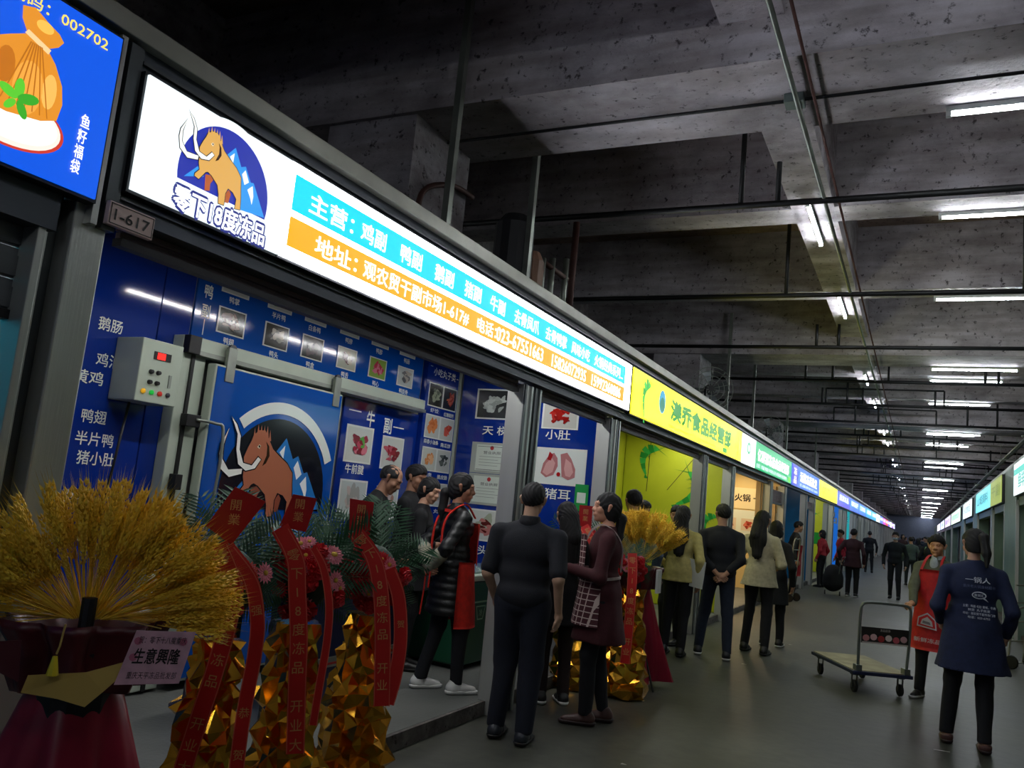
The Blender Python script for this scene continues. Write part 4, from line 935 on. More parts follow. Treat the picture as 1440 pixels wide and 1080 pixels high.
def person(label, loc, yaw, H=1.70, b=1.0, sex='m', hair='short', top='1a1d24', pants='14161c', shoes='141414', sole=None,
           aL=None, aR=None, pL=None, pR=None, lL=(-.10, 0), lR=(.10, 0), kf=.04, head=(0, 0), lean=0., detail=1, hem=.88, tuck=False,
           sleeve=1.0, coat=None, coat_w=(.24, .19), skin='b98a6e', collar=None, quilt=False, handd=None, curl=.5, hood=False, extras=None, mask=False, lip='8a4038', loose=1.0, group=None, expr=0, hairtex=1.0, loc_z=0., sleeve2=None, shoe_skin=False):
    s = H/1.70
    root = thing('person', label, 'person', (loc[0], loc[1], loc_z), yaw, group)
    W0 = wm(root)
    hg = [.011, .017, .028][detail]; hh = [.0055, .009, .02][detail]; hn = [.0048, .008, .02][detail]
    sw = (.185 if sex == 'm' else .165)*b
    def bend(v):
        v = np.array(v, float)
        if lean:
            t = np.clip((v[:, 2] - .88)/.22, 0, 1); t = t*t*(3 - 2*t); a = -lean*t
            y = v[:, 1].copy(); z = v[:, 2] - .92
            v[:, 1] = y*np.cos(a) - z*np.sin(a); v[:, 2] = y*np.sin(a) + z*np.cos(a) + .92
        return v*s
    def mk(name, parts, mats_, smooth=True):
        V = []; Fq = []; mi = []; n = 0
        for (v, q, m) in parts:
            if not len(v): continue
            V.append(np.asarray(v, float)); q = [tuple(int(i) + n for i in f) for f in q]; Fq += q; mi += [m]*len(q); n += len(v)
        V = bend(np.concatenate(V))
        me = bpy.data.meshes.new(name); me.from_pydata(V.tolist(), [], Fq); me.update()
        if len(me.polygons) == len(mi): me.polygons.foreach_set('material_index', mi)
        return link(name, me, mats_, root, W0, smooth)
    # ---- skeleton
    SL = np.array((-sw, -.005, 1.352)); SR = np.array((sw, -.005, 1.352))
    aL = aL or (-.25*b, .04, .86); aR = aR or (.25*b, .04, .86)
    EL, WL = ik(SL, aL, .285, .255, pL or (-.5, -1, 0)); ER, WR = ik(SR, aR, .285, .255, pR or (.5, -1, 0))
    hipL = np.array((-.09, 0, .90)); hipR = np.array((.09, 0, .90))
    def leg(hp, a):
        an = np.array((a[0], a[1], .085 + (a[2] if len(a) > 2 else 0))); kn = (hp + an)/2 + np.array((0, kf + (.06 if len(a) > 2 else 0), .01)); return kn, an
    KL, AL = leg(hipL, lL); KR, AR = leg(hipR, lR)
    neck0 = np.array((0, -.012, 1.42)); hc = np.array((0, .022, 1.588)); RH = rotm(head[0], head[1])
    hv = lambda v: np.asarray(v) @ RH.T + hc
    # ---- skin body
    bp_ = [('e', (0, 0, 1.27), (.15*b, .10*b, .16)), ('e', (0, 0, 1.06), (.135*b, .10*b, .15)), ('e', (0, -.01, .93), (.15, .11, .11)),
           ('c', (0, -.01, 1.405), SL, .06, .045), ('c', (0, -.01, 1.405), SR, .06, .045), ('c', neck0, hc - np.array((0, .022, .03)), .056 if sex == 'm' else .048, .05 if sex == 'm' else .044),
           ('c', SL, EL, .048, .038), ('c', EL, WL, .038, .026), ('c', SR, ER, .048, .038), ('c', ER, WR, .038, .026),
           ('c', hipL, KL, .075, .05), ('c', KL, AL, .048, .034), ('c', hipR, KR, .075, .05), ('c', KR, AR, .048, .034),
           ('c', AL + (0, -.03, -.04), AL + (0, .11, -.05), .032, .026), ('c', AR + (0, -.03, -.04), AR + (0, .11, -.05), .032, .026)]
    parts = []
    v, q = sdf(bp_, hg*1.35, .03); parts.append((v, q, 0))
    fem = sex == 'f'
    hp = [('e', (0, -.012, .03), (.074, .092, .088)), ('e', (0, .018, -.035), (.056 if fem else .06, .066, .072)), ('c', (0, .06, -.088), (0, .055, -.085), .020 if fem else .025, .02),
          ('c', (-.042, .052, -.02), (.042, .052, -.02), .022, .022), ('c', (0, .078, .012), (0, .096, -.02), .008, .0125), ('c', (-.012, .088, -.024), (.012, .088, -.024), .009, .009),
          ('c', (-.035, .074, .03), (.035, .074, .03), .012, .012), ('c', (-.018, .078, -.055), (.018, .078, -.055), .0115, .0115)]
    def soc(P):
        d1 = np.linalg.norm(P - np.array((-.03, .095, .010)), axis=1) - .016; d2 = np.linalg.norm(P - np.array((.03, .095, .010)), axis=1) - .016
        return -np.minimum(d1, d2)
    lo, hi = bounds(hp)
    v, q = sn(field(hp, .018, None, (soc,)), lo, hi, hh); parts.append((hv(v), q, 0))
    for sx in (-1, 1):
        v, q = sdf([('c', (sx*.076, -.004, -.016), (sx*.084, -.012, .022), .010, .016)], hh, .01, pad=.02); parts.append((hv(v), q, 0))
    if detail < 2:
        mb = MB()
        for sx in (-1, 1):
            mb.ball((sx*.030, .073, .011), (.013, .011, .0065), 8, 5)
        parts.append((hv(mb.v), mb.f, 1)); mb = MB()
        for sx in (-1, 1):
            mb.ball((sx*.030, .0815, .011), (.0058, .005, .0058), 8, 5)
            mb.tube([(sx*.012, .0865, .030), (sx*.030, .086, .035), (sx*.047, .075, .031)], [.002, .0032, .0015], 5)
            mb.tube([(sx*.015, .083, .015), (sx*.030, .0855, .0185), (sx*.044, .077, .013)], [.001, .0018, .001], 4)
        parts.append((hv(mb.v), mb.f, 2)); mb = MB()
        w_ = .024 + (.006 if expr else 0)
        mb.tube([(-w_, .079, -.053 + .006*expr), (-.008, .0915, -.0505), (0, .0905, -.052), (.008, .0915, -.0505), (w_, .079, -.053 + .006*expr)], [.0012, .0035, .003, .0035, .0012], 6)
        mb.tube([(-w_*.8, .080, -.058 + .004*expr), (0, .0905, -.062 - .003*expr), (w_*.8, .080, -.058 + .004*expr)], [.001, .0045, .001], 6)
        parts.append((hv(mb.v), mb.f, 3))
    # hands
    for sd, E_, W_ in ((-1, EL, WL), (1, ER, WR)):
        d = (W_ - E_)/np.linalg.norm(W_ - E_)
        o = (handd or {}).get(sd)
        pn = np.array(o['n'] if o and 'n' in o else (-sd, .0, 0.)); 
        if o and 'd' in o: d = np.array(o['d'], float); d /= np.linalg.norm(d)
        pn = pn - d*(pn @ d); pn = pn/np.linalg.norm(pn); sdv = np.cross(d, pn)
        cu = o.get('curl', curl) if o else curl
        if sd > 0: sdv = -sdv       # towards the thumb
        B = W_
        pr = [('c', B, B + d*.03, .026, .030), ('c', B + d*.03 - sdv*.020, B + d*.078 - sdv*.028, .016, .014), ('c', B + d*.03 + sdv*.016, B + d*.082 + sdv*.026, .016, .014), ('c', B + d*.04, B + d*.082, .017, .014)]
        for i, (off, ln) in enumerate(((.030, .068), (.011, .076), (-.009, .071), (-.028, .056))):
            p0 = B + d*(.084 - abs(off)*.12) + sdv*off; a1 = cu*.7; a2 = cu*1.7; a3 = cu*2.4
            p1 = p0 + (d*math.cos(a1) + pn*math.sin(a1))*ln*.45; p2 = p1 + (d*math.cos(a2) + pn*math.sin(a2))*ln*.32; p3 = p2 + (d*math.cos(a3) + pn*math.sin(a3))*ln*.25
            pr += [('c', p0, p1, .0095, .0085), ('c', p1, p2, .0085, .0078), ('c', p2, p3, .0078, .0065)]
        t0 = B + d*.025 + sdv*.022; t1 = t0 + d*.028 + sdv*.026 + pn*.010; t2 = t1 + d*.032 + sdv*.006 + pn*.012
        pr += [('c', t0, t1, .014, .011), ('c', t1, t2, .0105, .008)]
        if detail == 2: pr = pr[:4] + [('c', B + d*.08, B + d*.15, .022, .014)]
        v, q = sdf(pr, hn, .006, pad=.015); parts.append((v, q, 0))
    mk('body', parts, [skin_mat(skin), EYEW, DARK, mat('lips ' + lip, lip, .4)])
    # ---- trousers
    if pants:
        pp = [('e', (0, -.008, .955), (.158*b, .118*b, .10)), ('c', hipL, KL, .092*loose, .066*loose), ('c', KL, AL, .064*loose, .050*loose), ('c', hipR, KR, .092*loose, .066*loose), ('c', KR, AR, .064*loose, .050*loose), ('e', (0, -.03, .90), (.14, .105, .09))]
        v, q = sdf(pp, hg, .025, folds(.004 if detail < 2 else 0, len(label)), (lambda P: .075 - P[:, 2], lambda P: P[:, 2] - 1.04)); mk('trousers', [(v, q, 0)], [cloth(pants)])
    # ---- top
    bu = [('c', (-.075, .055, 1.27), (.075, .055, 1.27), .062, .062)] if fem else []
    tp = [('e', (0, 0, 1.27), (.172*b, .122*b, .185)), ('e', (0, .005 if fem else .012, 1.09), ((.145 if fem else .162)*b, (.112 if fem else .125)*b, .17)), ('e', (0, -.006, .955), (.172*b, .130*b, .13)),
          ('c', (0, -.012, 1.418), SL*np.array([.97, 1, 1]), .062, .054), ('c', (0, -.012, 1.418), SR*np.array([.97, 1, 1]), .062, .054)] + bu
    def sl(S_, E_, W_):
        if sleeve >= 1: 
            return [('c', S_, E_, .058, .052), ('c', E_, W_, .051, .040)]
        if sleeve >= .5: M_ = E_ + (W_ - E_)*(sleeve - .5)*2; return [('c', S_, E_, .058, .052), ('c', E_, M_, .051, .047)]
        M_ = S_ + (E_ - S_)*sleeve*2; return [('c', S_, M_, .066, .064)]
    tp += sl(SL, EL, WL) + sl(SR, ER, WR)
    dsp = folds(.0045 if detail < 2 else 0, len(label)*3 + 1)
    if quilt: dsp = lambda P, f=dsp: f(P)*.4 - .007*np.abs(np.sin(P[:, 2]*52)) + .004
    cuts = [lambda P: P[:, 2] - 1.475 + .25*np.maximum(P[:, 1], 0)]
    if coat: 
        tp += [('f', coat, 1.10, coat_w[0]*b, coat_w[1]*b, .150*b, .115*b)]
        cuts.append(lambda P: np.where(np.abs(P[:, 0]) < .21*b, coat - P[:, 2], -1))
    else: cuts.append(lambda P: np.where(np.abs(P[:, 0]) < .175*b, hem - P[:, 2], -1))
    v, q = sdf(tp, hg, .028, dsp, cuts); 
    mk('coat' if coat else 'jacket' if sleeve >= 1 else 'shirt', [(v, q, 0)], [cloth(top) if not quilt else mat('padded ' + top, top, .45, bump=.2)])
    if collar:
        v, q = sdf([('c', (0, -.012, 1.44), (0, -.006, 1.485), .078, .068)], hg, .01, None, (lambda P: .054 - np.sqrt(P[:, 0]**2 + (P[:, 1] + .008)**2), lambda P: P[:, 2] - 1.49 + .5*np.maximum(P[:, 1], 0), lambda P: 1.41 - P[:, 2]))
        mk('collar', [(v, q, 0)], [cloth(collar)])
    if sleeve2:     # oversleeves / cuffs of another colour
        pr = []
        for E_, W_ in ((EL, WL), (ER, WR)): pr += [('c', E_ + (W_ - E_)*.35, W_, .060, .046)]
        for p in pr:
            v, q = sdf([p], hg, .01, folds(.006, 5), pad=.02); mk('oversleeve', [(v, q, 0)], [cloth(sleeve2)])
    # ---- shoes
    for A_ in (AL, AR):
        pr = [('c', A_ + (0, -.035, -.035), A_ + (0, .06, -.048), .044, .038), ('c', A_ + (0, .06, -.048), A_ + (0, .145, -.058), .040, .032), ('c', A_ + (0, -.01, .0), A_ + (0, -.02, -.04), .045, .045)]
        z = A_[2] - .085
        v, q = sdf(pr, hg*.8, .02, None, (lambda P: z + .014 - P[:, 2], (lambda P: P[:, 2] - z - (.115 if not shoe_skin else .07)))); o = mk('shoe', [(v, q, 0)], [mat('shoe ' + shoes, shoes, .45, bump=.05)])
        if detail < 2:
            pr2 = [('c', A_ + (0, -.04, -.05), A_ + (0, .15, -.06), .048, .043)]
            v, q = sdf(pr2, hg*.8, .02, None, (lambda P: z + .001 - P[:, 2], lambda P: P[:, 2] - z - .030))
            mk('sole', [(v, q, 0)], [mat('sole ' + (sole or '0c0c0c'), sole or '0c0c0c', .6)])
    # ---- hair
    strand = (lambda P: .0022*np.sin(P[:, 0]*230 + 8*np.sin(P[:, 2]*22)) + .0015*np.sin(P[:, 0]*90 + P[:, 1]*140)) if detail < 2 else None
    if hair == 'short':
        pr = [('e', (0, -.014, .034), (.081, .100, .094)), ('e', (0, .01, .06), (.074, .088, .074))]
        cu_ = lambda P: (.62*P[:, 1] + .004 - .0*P[:, 0] - P[:, 2])/1.2
        ear = lambda P: .03 - np.linalg.norm((P - np.array((0, .0, -.01)))*np.array([0, 1, 1]), axis=1)*1.0 - np.where(np.abs(P[:, 0]) > .06, 0, 9)
        v, q = sn(field(pr, .02, strand, (cu_,)), *bounds(pr), hh); mk('hair', [(hv(v), q, 0)], [HAIR])
    elif hair == 'bald':
        pr = [('e', (0, -.014, .026), (.078, .098, .090))]
        cu_ = lambda P: np.maximum((.62*P[:, 1] + .004 - P[:, 2])/1.2, (P[:, 1] - .035 - .3*(.11 - P[:, 2])))
        v, q = sn(field(pr, .02, strand, (cu_,)), *bounds(pr), hh); mk('hair', [(hv(v), q, 0)], [HAIR])
    else:
        pr = [('e', (0, -.02, .032), (.086, .102, .098)), ('e', (0, -.045, -.02), (.082, .072, .09))]
        def cu_(P):
            face = np.linalg.norm((P - np.array((0, .10, -.035)))/np.array([.064, .085, .085]), axis=1) - 1
            return np.maximum(-face*.06, (.30*P[:, 1] - .062 - P[:, 2])*.9 if hair == 'pony' else -1 - P[:, 2])
        if hair == 'long': pr += [('c', (0, -.08, -.02), (0, -.115, -.20), .078, .085)]
        if hair == 'bob': pr += [('c', (-.05, -.03, -.06), (.05, -.03, -.06), .05, .05), ('c', (0, -.06, -.09), (0, -.06, -.1), .06, .06)]
        prt = []
        v, q = sn(field(pr, .03, strand, (cu_,)), *bounds(pr), hh); prt.append((hv(v), q, 0))
        if hair == 'long':
            R2 = rotm(head[0]*.5); l2 = [('c', (0, -.075, 1.54), (0, -.125, 1.36), .090, .102, .6), ('c', (0, -.125, 1.36), (.01, -.150, 1.18), .100, .060, .5)]
            v, q = sdf(l2, max(hh, .008), .03, lambda P: .003*np.sin(P[:, 0]*170), pad=.02); prt.append((v @ R2.T, q, 0))
        if hair == 'pony':
            l2 = [('c', (0, -.10, .05), (0, -.145, .03), .022, .032), ('c', (0, -.145, .03), (0, -.155, -.10), .034, .032), ('c', (0, -.155, -.10), (.0, -.14, -.20), .032, .012)]
            v, q = sdf(l2, hh, .02, lambda P: .002*np.sin(P[:, 0]*230), pad=.02); prt.append((hv(v), q, 0))
        if hair == 'lowpony':
            l2 = [('c', (0, -.10, -.03), (0, -.135, -.06), .026, .036), ('c', (0, -.135, -.06), (0, -.13, -.20), .038, .034), ('c', (0, -.13, -.20), (.0, -.12, -.28), .034, .014)]
            v, q = sdf(l2, hh, .02, lambda P: .002*np.sin(P[:, 0]*230), pad=.02); prt.append((hv(v), q, 0))
        mk('hair', prt, [HAIR])
    if mask:
        pr = [('e', (0, .03, -.045), (.064, .074, .046))]
        v, q = sdf(pr, hh, .01, None, (lambda P: .035 - P[:, 1],)); mk('face_mask', [(hv(v), q, 0)], [mat('pale mask', 'b8c8d0', .7)])
    if hood:
        v, q = sdf([('c', (-.07, -.10, 1.44), (.07, -.10, 1.44), .055, .055), ('c', (-.09, -.02, 1.46), (0, -.12, 1.40), .035, .05), ('c', (.09, -.02, 1.46), (0, -.12, 1.40), .035, .05)], hg, .03); mk('hood', [(v, q, 0)], [cloth(top)])
    root['_s'] = s; del root['_s']
    return dict(root=root, W=W0, bend=bend, s=s, EL=EL, WL=WL, ER=ER, WR=WR, hv=hv, mk=mk, b=b)

def bib(p, c, a_half, z0, z1, y_off=.02, rad=None, name='apron', m=None, zwaist=1.05, back=False, nz=20, na=16, ybias=0.):
    """front panel wrapped around the body; rad(z) -> (a,b)"""
    rad = rad or (lambda z: (.19, .15)); V = []; Fq = []
    for lay in (0, 1):
        for i in range(nz+1):
            z = z0 + (z1-z0)*i/nz; a, b_ = rad(z); ah = a_half(z) if callable(a_half) else a_half
            for k in range(na+1):
                t = -ah + 2*ah*k/na; o = y_off + (.005 if lay else 0) + .003*math.sin(9*t + z*7)
                x = (a + o)*math.sin(t); y = (b_ + o)*math.cos(t)
                V.append((x, (-y if back else y) + ybias, z))
    n = (nz+1)*(na+1)
    for lay in (0, 1):
        for i in range(nz):
            for k in range(na):
                q = (i*(na+1)+k, i*(na+1)+k+1, (i+1)*(na+1)+k+1, (i+1)*(na+1)+k); q = tuple(j + lay*n for j in q)
                Fq.append(q if (lay == 0) != back else q[::-1])
    bd = [k for k in range(na+1)] + [i*(na+1)+na for i in range(1, nz+1)] + [nz*(na+1)+k for k in range(na-1, -1, -1)] + [i*(na+1) for i in range(nz-1, 0, -1)]
    for j in range(len(bd)): a, b2 = bd[j], bd[(j+1) % len(bd)]; Fq.append((a, b2, b2+n, a+n))
    return p['mk'](name, [(V, Fq, 0)], [m or cloth(c, .6)])
def strap(p, pts, width, c, name='strap', wdir=(1, 0, 0), t=.004):
    pts = spline(pts, 4); mb = MB(); vs = []; fs = []
    for i, q in enumerate(pts):
        d = (pts[min(i+1, len(pts)-1)] - pts[max(i-1, 0)]).normalized(); wv = Vector(wdir); wv = (wv - d*wv.dot(d)).normalized(); n = wv.cross(d)
        vs += [q - wv*width/2 + n*t, q + wv*width/2 + n*t, q + wv*width/2 - n*t, q - wv*width/2 - n*t]
    for i in range(len(pts)-1):
        for k in range(4): fs.append((i*4+k, i*4+(k+1) % 4, (i+1)*4+(k+1) % 4, (i+1)*4+k))
    n = len(pts)*4; fs += [(3, 2, 1, 0), (n-4, n-3, n-2, n-1)]
    return p['mk'](name, [([tuple(v) for v in vs], fs, 0)], [cloth(c, .6)], False)

D = math.radians
# yaw: 0 = walking away from the camera, positive turns to the left (towards the left stalls)
# --- black-shirted man in front, seen from behind
P = person('man in dark short-sleeved shirt seen from behind, nearest in the aisle', (-2.36, 5.15), D(8), 1.66, 1.16, 'm', 'short', top='10131c', pants='0e1424', shoes='2c3038',
           sleeve=.42, aR=(.255, -.0, .86), aL=(-.23, .10, .88), pR=(.25, -1, 0), pL=(-.25, -1, 0), lL=(-.11, .0), lR=(.10, -.06), hem=.80, loose=1.22, head=(D(4), D(-4)), collar='12141c', detail=0, skin='c09a80')
# --- woman in black padded coat and red apron, hands behind her back
P = person('woman in black padded coat with red apron, hands clasped behind her back', (-3.14, 5.52), D(-38), 1.60, 1.0, 'f', 'lowpony', top='0d0f10', pants='14161c', shoes='e0e0dc', sole='f0f0ec', loc_z=.1,
           coat=.60, coat_w=(.215, .185), quilt=True, aL=(-.02, -.20, .98), aR=(.05, -.20, .96), pL=(-1, -.3, 0), pR=(1, -.3, 0), handd={-1: dict(d=(.9, -.1, -.45), n=(0, 1, 0), curl=.6), 1: dict(d=(-.9, -.15, -.40), n=(0, 1, 0), curl=.6)},
           sleeve2='9c9a86', lL=(-.13, -.12), lR=(.08, .10), head=(D(-30), D(-6)), detail=0, skin='b88468')
rd = lambda z: (.19 + max(0, 1.1 - z)*.07, .145 + max(0, 1.1-z)*.10)
bib(P, 'e02818', 1.75, .52, 1.02, .012, rd, 'apron')
bib(P, 'e02818', .75, 1.0, 1.32, .03, rd, 'apron_bib')
for sx in (-1, 1): strap(P, [(sx*.085, .12, 1.36), (sx*.10, .03, 1.462), (sx*.095, -.068, 1.42), (sx*.09, -.135, 1.33), (sx*.10, -.155, 1.18), (sx*.13, -.14, 1.02)], .028, 'e83020')
strap(P, [(-.095, -.085, 1.40), (0, -.10, 1.405), (.095, -.085, 1.40)], .024, 'e83020', wdir=(0, 0, 1))
strap(P, [(.03, -.20, 1.02), (.0, -.215, .9), (-.03, -.21, .74), (-.05, -.215, .58)], .012, 'e83020', 'apron_string')
strap(P, [(.03, -.20, 1.02), (.07, -.21, .92), (.06, -.21, .80)], .012, 'e83020', 'apron_string')
# --- smiling woman behind her
P = person('smiling woman in a dark coat looking right, behind the red-aproned woman', (-3.78, 5.95), D(-60), 1.56, .98, 'f', 'bun', top='0e1014', pants='14161c', coat=.7, head=(D(-35), D(-8)), loc_z=.1, lean=.12, detail=0, skin='d0a084', lip='b04048', expr=1,
           aL=(-.14, .25, 1.02), aR=(.14, .25, 1.0))
P = person('stocky man with cropped hair in black jacket behind the smiling woman', (-4.06, 6.28), D(-75), 1.66, 1.15, 'm', 'short', top='0c0e12', pants='111318', head=(D(-15), D(-6)), loc_z=.1, detail=0, skin='a87a60', aL=(-.1, .3, 1.05), aR=(.12, .28, 1.02), mask=False)
P = person('balding man in black jacket leaning before the blue boards', (-4.06, 5.55), D(-62), 1.66, 1.12, 'm', 'bald', top='0a0d10', pants='111318', head=(D(-8), D(-12)), loc_z=.1, lean=.30, detail=0, skin='a87c62', aL=(-.12, .34, .98), aR=(.12, .36, .96))
# --- woman beside the dark-shirted man
P = person('long-haired woman in dark dress facing the stall beside the burgundy-coated woman', (-2.56, 6.28), D(40), 1.56, .95, 'f', 'long', top='121216', pants='2a1c1a', shoes='1a1a1c', sole='e8e8e4', coat=.66, coat_w=(.21, .17), head=(D(10), D(-10)), detail=0, aL=(-.2, .18, 1.0), aR=(.2, .16, 1.0), skin='c09478')
# --- burgundy woman with plaid apron
P = person('talking woman in burgundy coat and plaid apron standing in the aisle', (-2.10, 5.97), D(112), 1.66, 1.02, 'f', 'lowpony', top='401018', pants='111218', shoes='4a302c', sole='2a1c1a', coat=.60, coat_w=(.23, .20), head=(D(12), D(4)), detail=0, skin='cc9478', lip='b03838', expr=0,
           aL=(-.12, .26, 1.12), aR=(.10, .24, 1.10), pL=(-.6, -.8, -.5), pR=(.6, -.8, -.5), handd={-1: dict(d=(.6, .6, .1), n=(0, .3, -1), curl=.6), 1: dict(d=(-.6, .6, .1), n=(0, .3, -1), curl=.6)}, lL=(-.08, .06), lR=(.09, -.08), shoe_skin=False)
pm = bpy.data.materials.new('plaid cloth'); pm.use_nodes = True; N = pm.node_tree.nodes; Lk = pm.node_tree.links; bs = N['Principled BSDF']; bs.inputs['Roughness'].default_value = .8
tc = N.new('ShaderNodeTexCoord'); sp = N.new('ShaderNodeSeparateXYZ'); Lk.new(tc.outputs['Object'], sp.inputs[0]); prev = None
for ax, sc_ in (('X', 1/.042), ('Z', 1/.042)):
    m1 = N.new('ShaderNodeMath'); m1.operation = 'MULTIPLY'; m1.inputs[1].default_value = sc_; Lk.new(sp.outputs[ax], m1.inputs[0])
    m2 = N.new('ShaderNodeMath'); m2.operation = 'FRACT'; Lk.new(m1.outputs[0], m2.inputs[0])
    m3 = N.new('ShaderNodeMath'); m3.operation = 'LESS_THAN'; m3.inputs[1].default_value = .16; Lk.new(m2.outputs[0], m3.inputs[0])
    if prev is None: prev = m3
    else:
        m4 = N.new('ShaderNodeMath'); m4.operation = 'MAXIMUM'; Lk.new(prev.outputs[0], m4.inputs[0]); Lk.new(m3.outputs[0], m4.inputs[1]); prev = m4
mx = N.new('ShaderNodeMix'); mx.data_type = 'RGBA'; mx.inputs[6].default_value = srgb('4a1c24'); mx.inputs[7].default_value = srgb('c8b4ac'); Lk.new(prev.outputs[0], mx.inputs[0]); Lk.new(mx.outputs[2], bs.inputs['Base Color'])
rd = lambda z: (.18 + max(0, 1.1 - z)*.10, .15 + max(0, 1.1-z)*.14)
bib(P, 'x', 1.45, .72, 1.06, .012, rd, 'apron', pm)
bib(P, 'x', .62, 1.06, 1.38, .035, lambda z: (.17, .15), 'apron_bib', pm)
for sx in (-1, 1): strap(P, [(sx*.085, .15, 1.34), (sx*.085, .11, 1.42), (sx*.075, .03, 1.465), (sx*.07, -.066, 1.41), (sx*.05, -.126, 1.3), (sx*.03, -.128, 1.12)], .022, 'b8a8a4')
strap(P, [(-.10, .13, 1.06), (-.155, .06, 1.06), (-.160, -.03, 1.07), (-.10, -.105, 1.08), (0, -.128, 1.08), (.10, -.105, 1.08), (.160, -.03, 1.07), (.155, .06, 1.06)], .02, 'b8a8a4', 'apron_string', wdir=(0, 0, 1))
# --- the group at the yellow stall
P = person('man in blue grey patterned jacket facing the yellow stall', (-2.72, 8.5), D(20), 1.76, 1.05, 'm', 'short', top='5c6c84', pants='14161c', head=(D(20), D(0)), detail=1, hood=True)
P = person('short dark-haired person peeping between the patterned jacket and yellow sweater', (-3.02, 9.75), D(-60), 1.58, 1.0, 'm', 'short', top='2c3440', pants='14161c', head=(D(-30), D(-15)), detail=1, loc_z=.1)
P = person('long-haired woman in yellow sweater holding a white folder, seen from behind', (-2.44, 9.5), D(2), 1.66, 1.04, 'f', 'long', top='c8bc78', pants='12131a', shoes='141416', detail=0, hem=.84, lL=(-.12, 0), lR=(.08, -.05), aR=(.24, -.02, .86), aL=(-.2, .2, 1.0), coat=.84, coat_w=(.20, .15))
wf = bx('folder', (0, 0, 0), (.012, .22, .30), mat('white folder', 'd8dcdc', .5)); tag(wf, 'white folder in the hand of the yellow-sweatered woman', 'folder'); place(wf, None, Matrix.Translation((-2.235, 9.42, .93)) @ Matrix.Rotation(D(72), 4, 'Z') @ Matrix.Rotation(.1, 4, 'X'))
P = person('man with dark hair facing the camera behind the yellow-sweatered woman', (-2.70, 10.25), D(165), 1.66, 1.05, 'm', 'short', top='1c2028', pants='14161c', head=(D(15), D(-5)), detail=1, skin='b08468')
P = person('man in navy sweater and jeans, hands clasped behind him', (-2.06, 9.85), D(10), 1.72, 1.10, 'm', 'short', top='141822', pants='1c2638', shoes='1a1c22', sole='dcdcd8', sleeve=.82, detail=0, aL=(-.02, -.18, .93), aR=(.06, -.18, .92), pL=(-1, -.4, 0), pR=(1, -.4, 0), hem=.86,
           handd={-1: dict(d=(.8, -.1, -.5), n=(0, 1, 0), curl=.7), 1: dict(d=(-.8, -.1, -.5), n=(0, 1, 0), curl=.7)}, lL=(-.19, .05), lR=(.13, -.12), head=(D(25), D(-4)), skin='b48870')
P = person('long-haired woman in cream woolly sweater and black trousers, seen from behind', (-1.74, 10.66), D(-8), 1.70, 1.06, 'f', 'long', top='c8c0a0', pants='17171a', shoes='151314', detail=0, coat=.80, coat_w=(.215, .17), aL=(-.16, .22, 1.05), aR=(.16, .22, 1.05), lL=(-.16, .05), lR=(.12, -.06), head=(D(-10), D(-8)))
P = person('dark-haired woman in long black coat right of the cream sweater', (-1.69, 11.45), D(-5), 1.60, 1.0, 'f', 'bob', top='0e0f14', pants='141418', shoes='101012', sole='d8d8d4', detail=0, coat=.58, coat_w=(.21, .18), lL=(-.1, 0), lR=(.1, .05))
# --- porter at the teal stall, red-vested people further down
P = person('porter in dark jacket with red apron beside a tall hand trolley', (-2.52, 19.6), D(-70), 1.68, 1.0, 'm', 'short', top='2c3032', pants='141416', detail=1, lean=.12)
bib(P, 'a01828', 1.3, .5, 1.2, .02, lambda z: (.19, .16), 'apron')
P = person('woman in red vest standing close to the left stalls further down', (-2.40, 24.6), D(70), 1.54, 1.0, 'f', 'bob', top='a82430', pants='141418', detail=1, loc_z=0)
P = person('second red-coated person half hidden behind the shopper with black bag', (-2.0, 25.6), D(120), 1.60, 1.0, 'f', 'short', top='c02c40', pants='241418', detail=2)
P = person('shopper in burgundy coat and black trousers pulling a black trolley bag', (-1.47, 22.5), D(-10), 1.64, 1.08, 'm', 'short', top='381820', pants='0e0e12', shoes='141414', sole='d8d8d8', detail=1, coat=.74, coat_w=(.21, .17), aL=(-.3, -.05, .9), loose=1.15)
P = person('man in dark jacket walking away along the left stalls', (-1.86, 38), D(5), 1.68, 1.1, 'm', 'short', top='14181f', pants='14161c', detail=1, lL=(-.12, .1), lR=(.12, -.1))
P = person('masked man in dark jacket walking towards the camera down the aisle', (-.55, 23.7), D(176), 1.67, 1.06, 'm', 'short', top='14181c', pants='141619', shoes='17181a', detail=1, mask=True, lL=(-.12, .12), lR=(.10, -.08), skin='b89078')
P = person('grey-jacketed person walking away right behind the masked man', (-.25, 31), D(20), 1.60, 1.05, 'm', 'short', top='50605c', pants='20262c', detail=2, lL=(-.1, .1), lR=(.1, -.1))
P = person('person with a green striped backpack walking away left of the red apron', (.28, 27.5), D(-5), 1.62, 1.05, 'm', 'short', top='16191c', pants='181c20', detail=1)
strap(P, [(-.1, -.14, 1.42), (-.12, -.2, 1.3), (-.05, -.25, 1.15)], .03, '80b070'); strap(P, [(.1, -.14, 1.42), (.12, -.2, 1.3), (.05, -.25, 1.15)], .03, '80b070')
v, q = sdf([('e', (0, -.2, 1.25), (.15, .1, .19))], .02); P['mk']('backpack', [(v, q, 0)], [cloth('1c1c1e')])
cc = ['1c2026', '283038', '20282c', '3c2024', '404848', '14181c', '1c2434', '302c28', '485058', '1a1a1e', '26303a', '502428', '2c3834']
nth = ['nearest', 'second nearest', 'third nearest', 'fourth nearest', 'fifth nearest', 'sixth nearest', 'seventh nearest', 'eighth nearest', 'ninth nearest', 'tenth nearest', 'eleventh nearest', 'twelfth nearest', 'farthest']
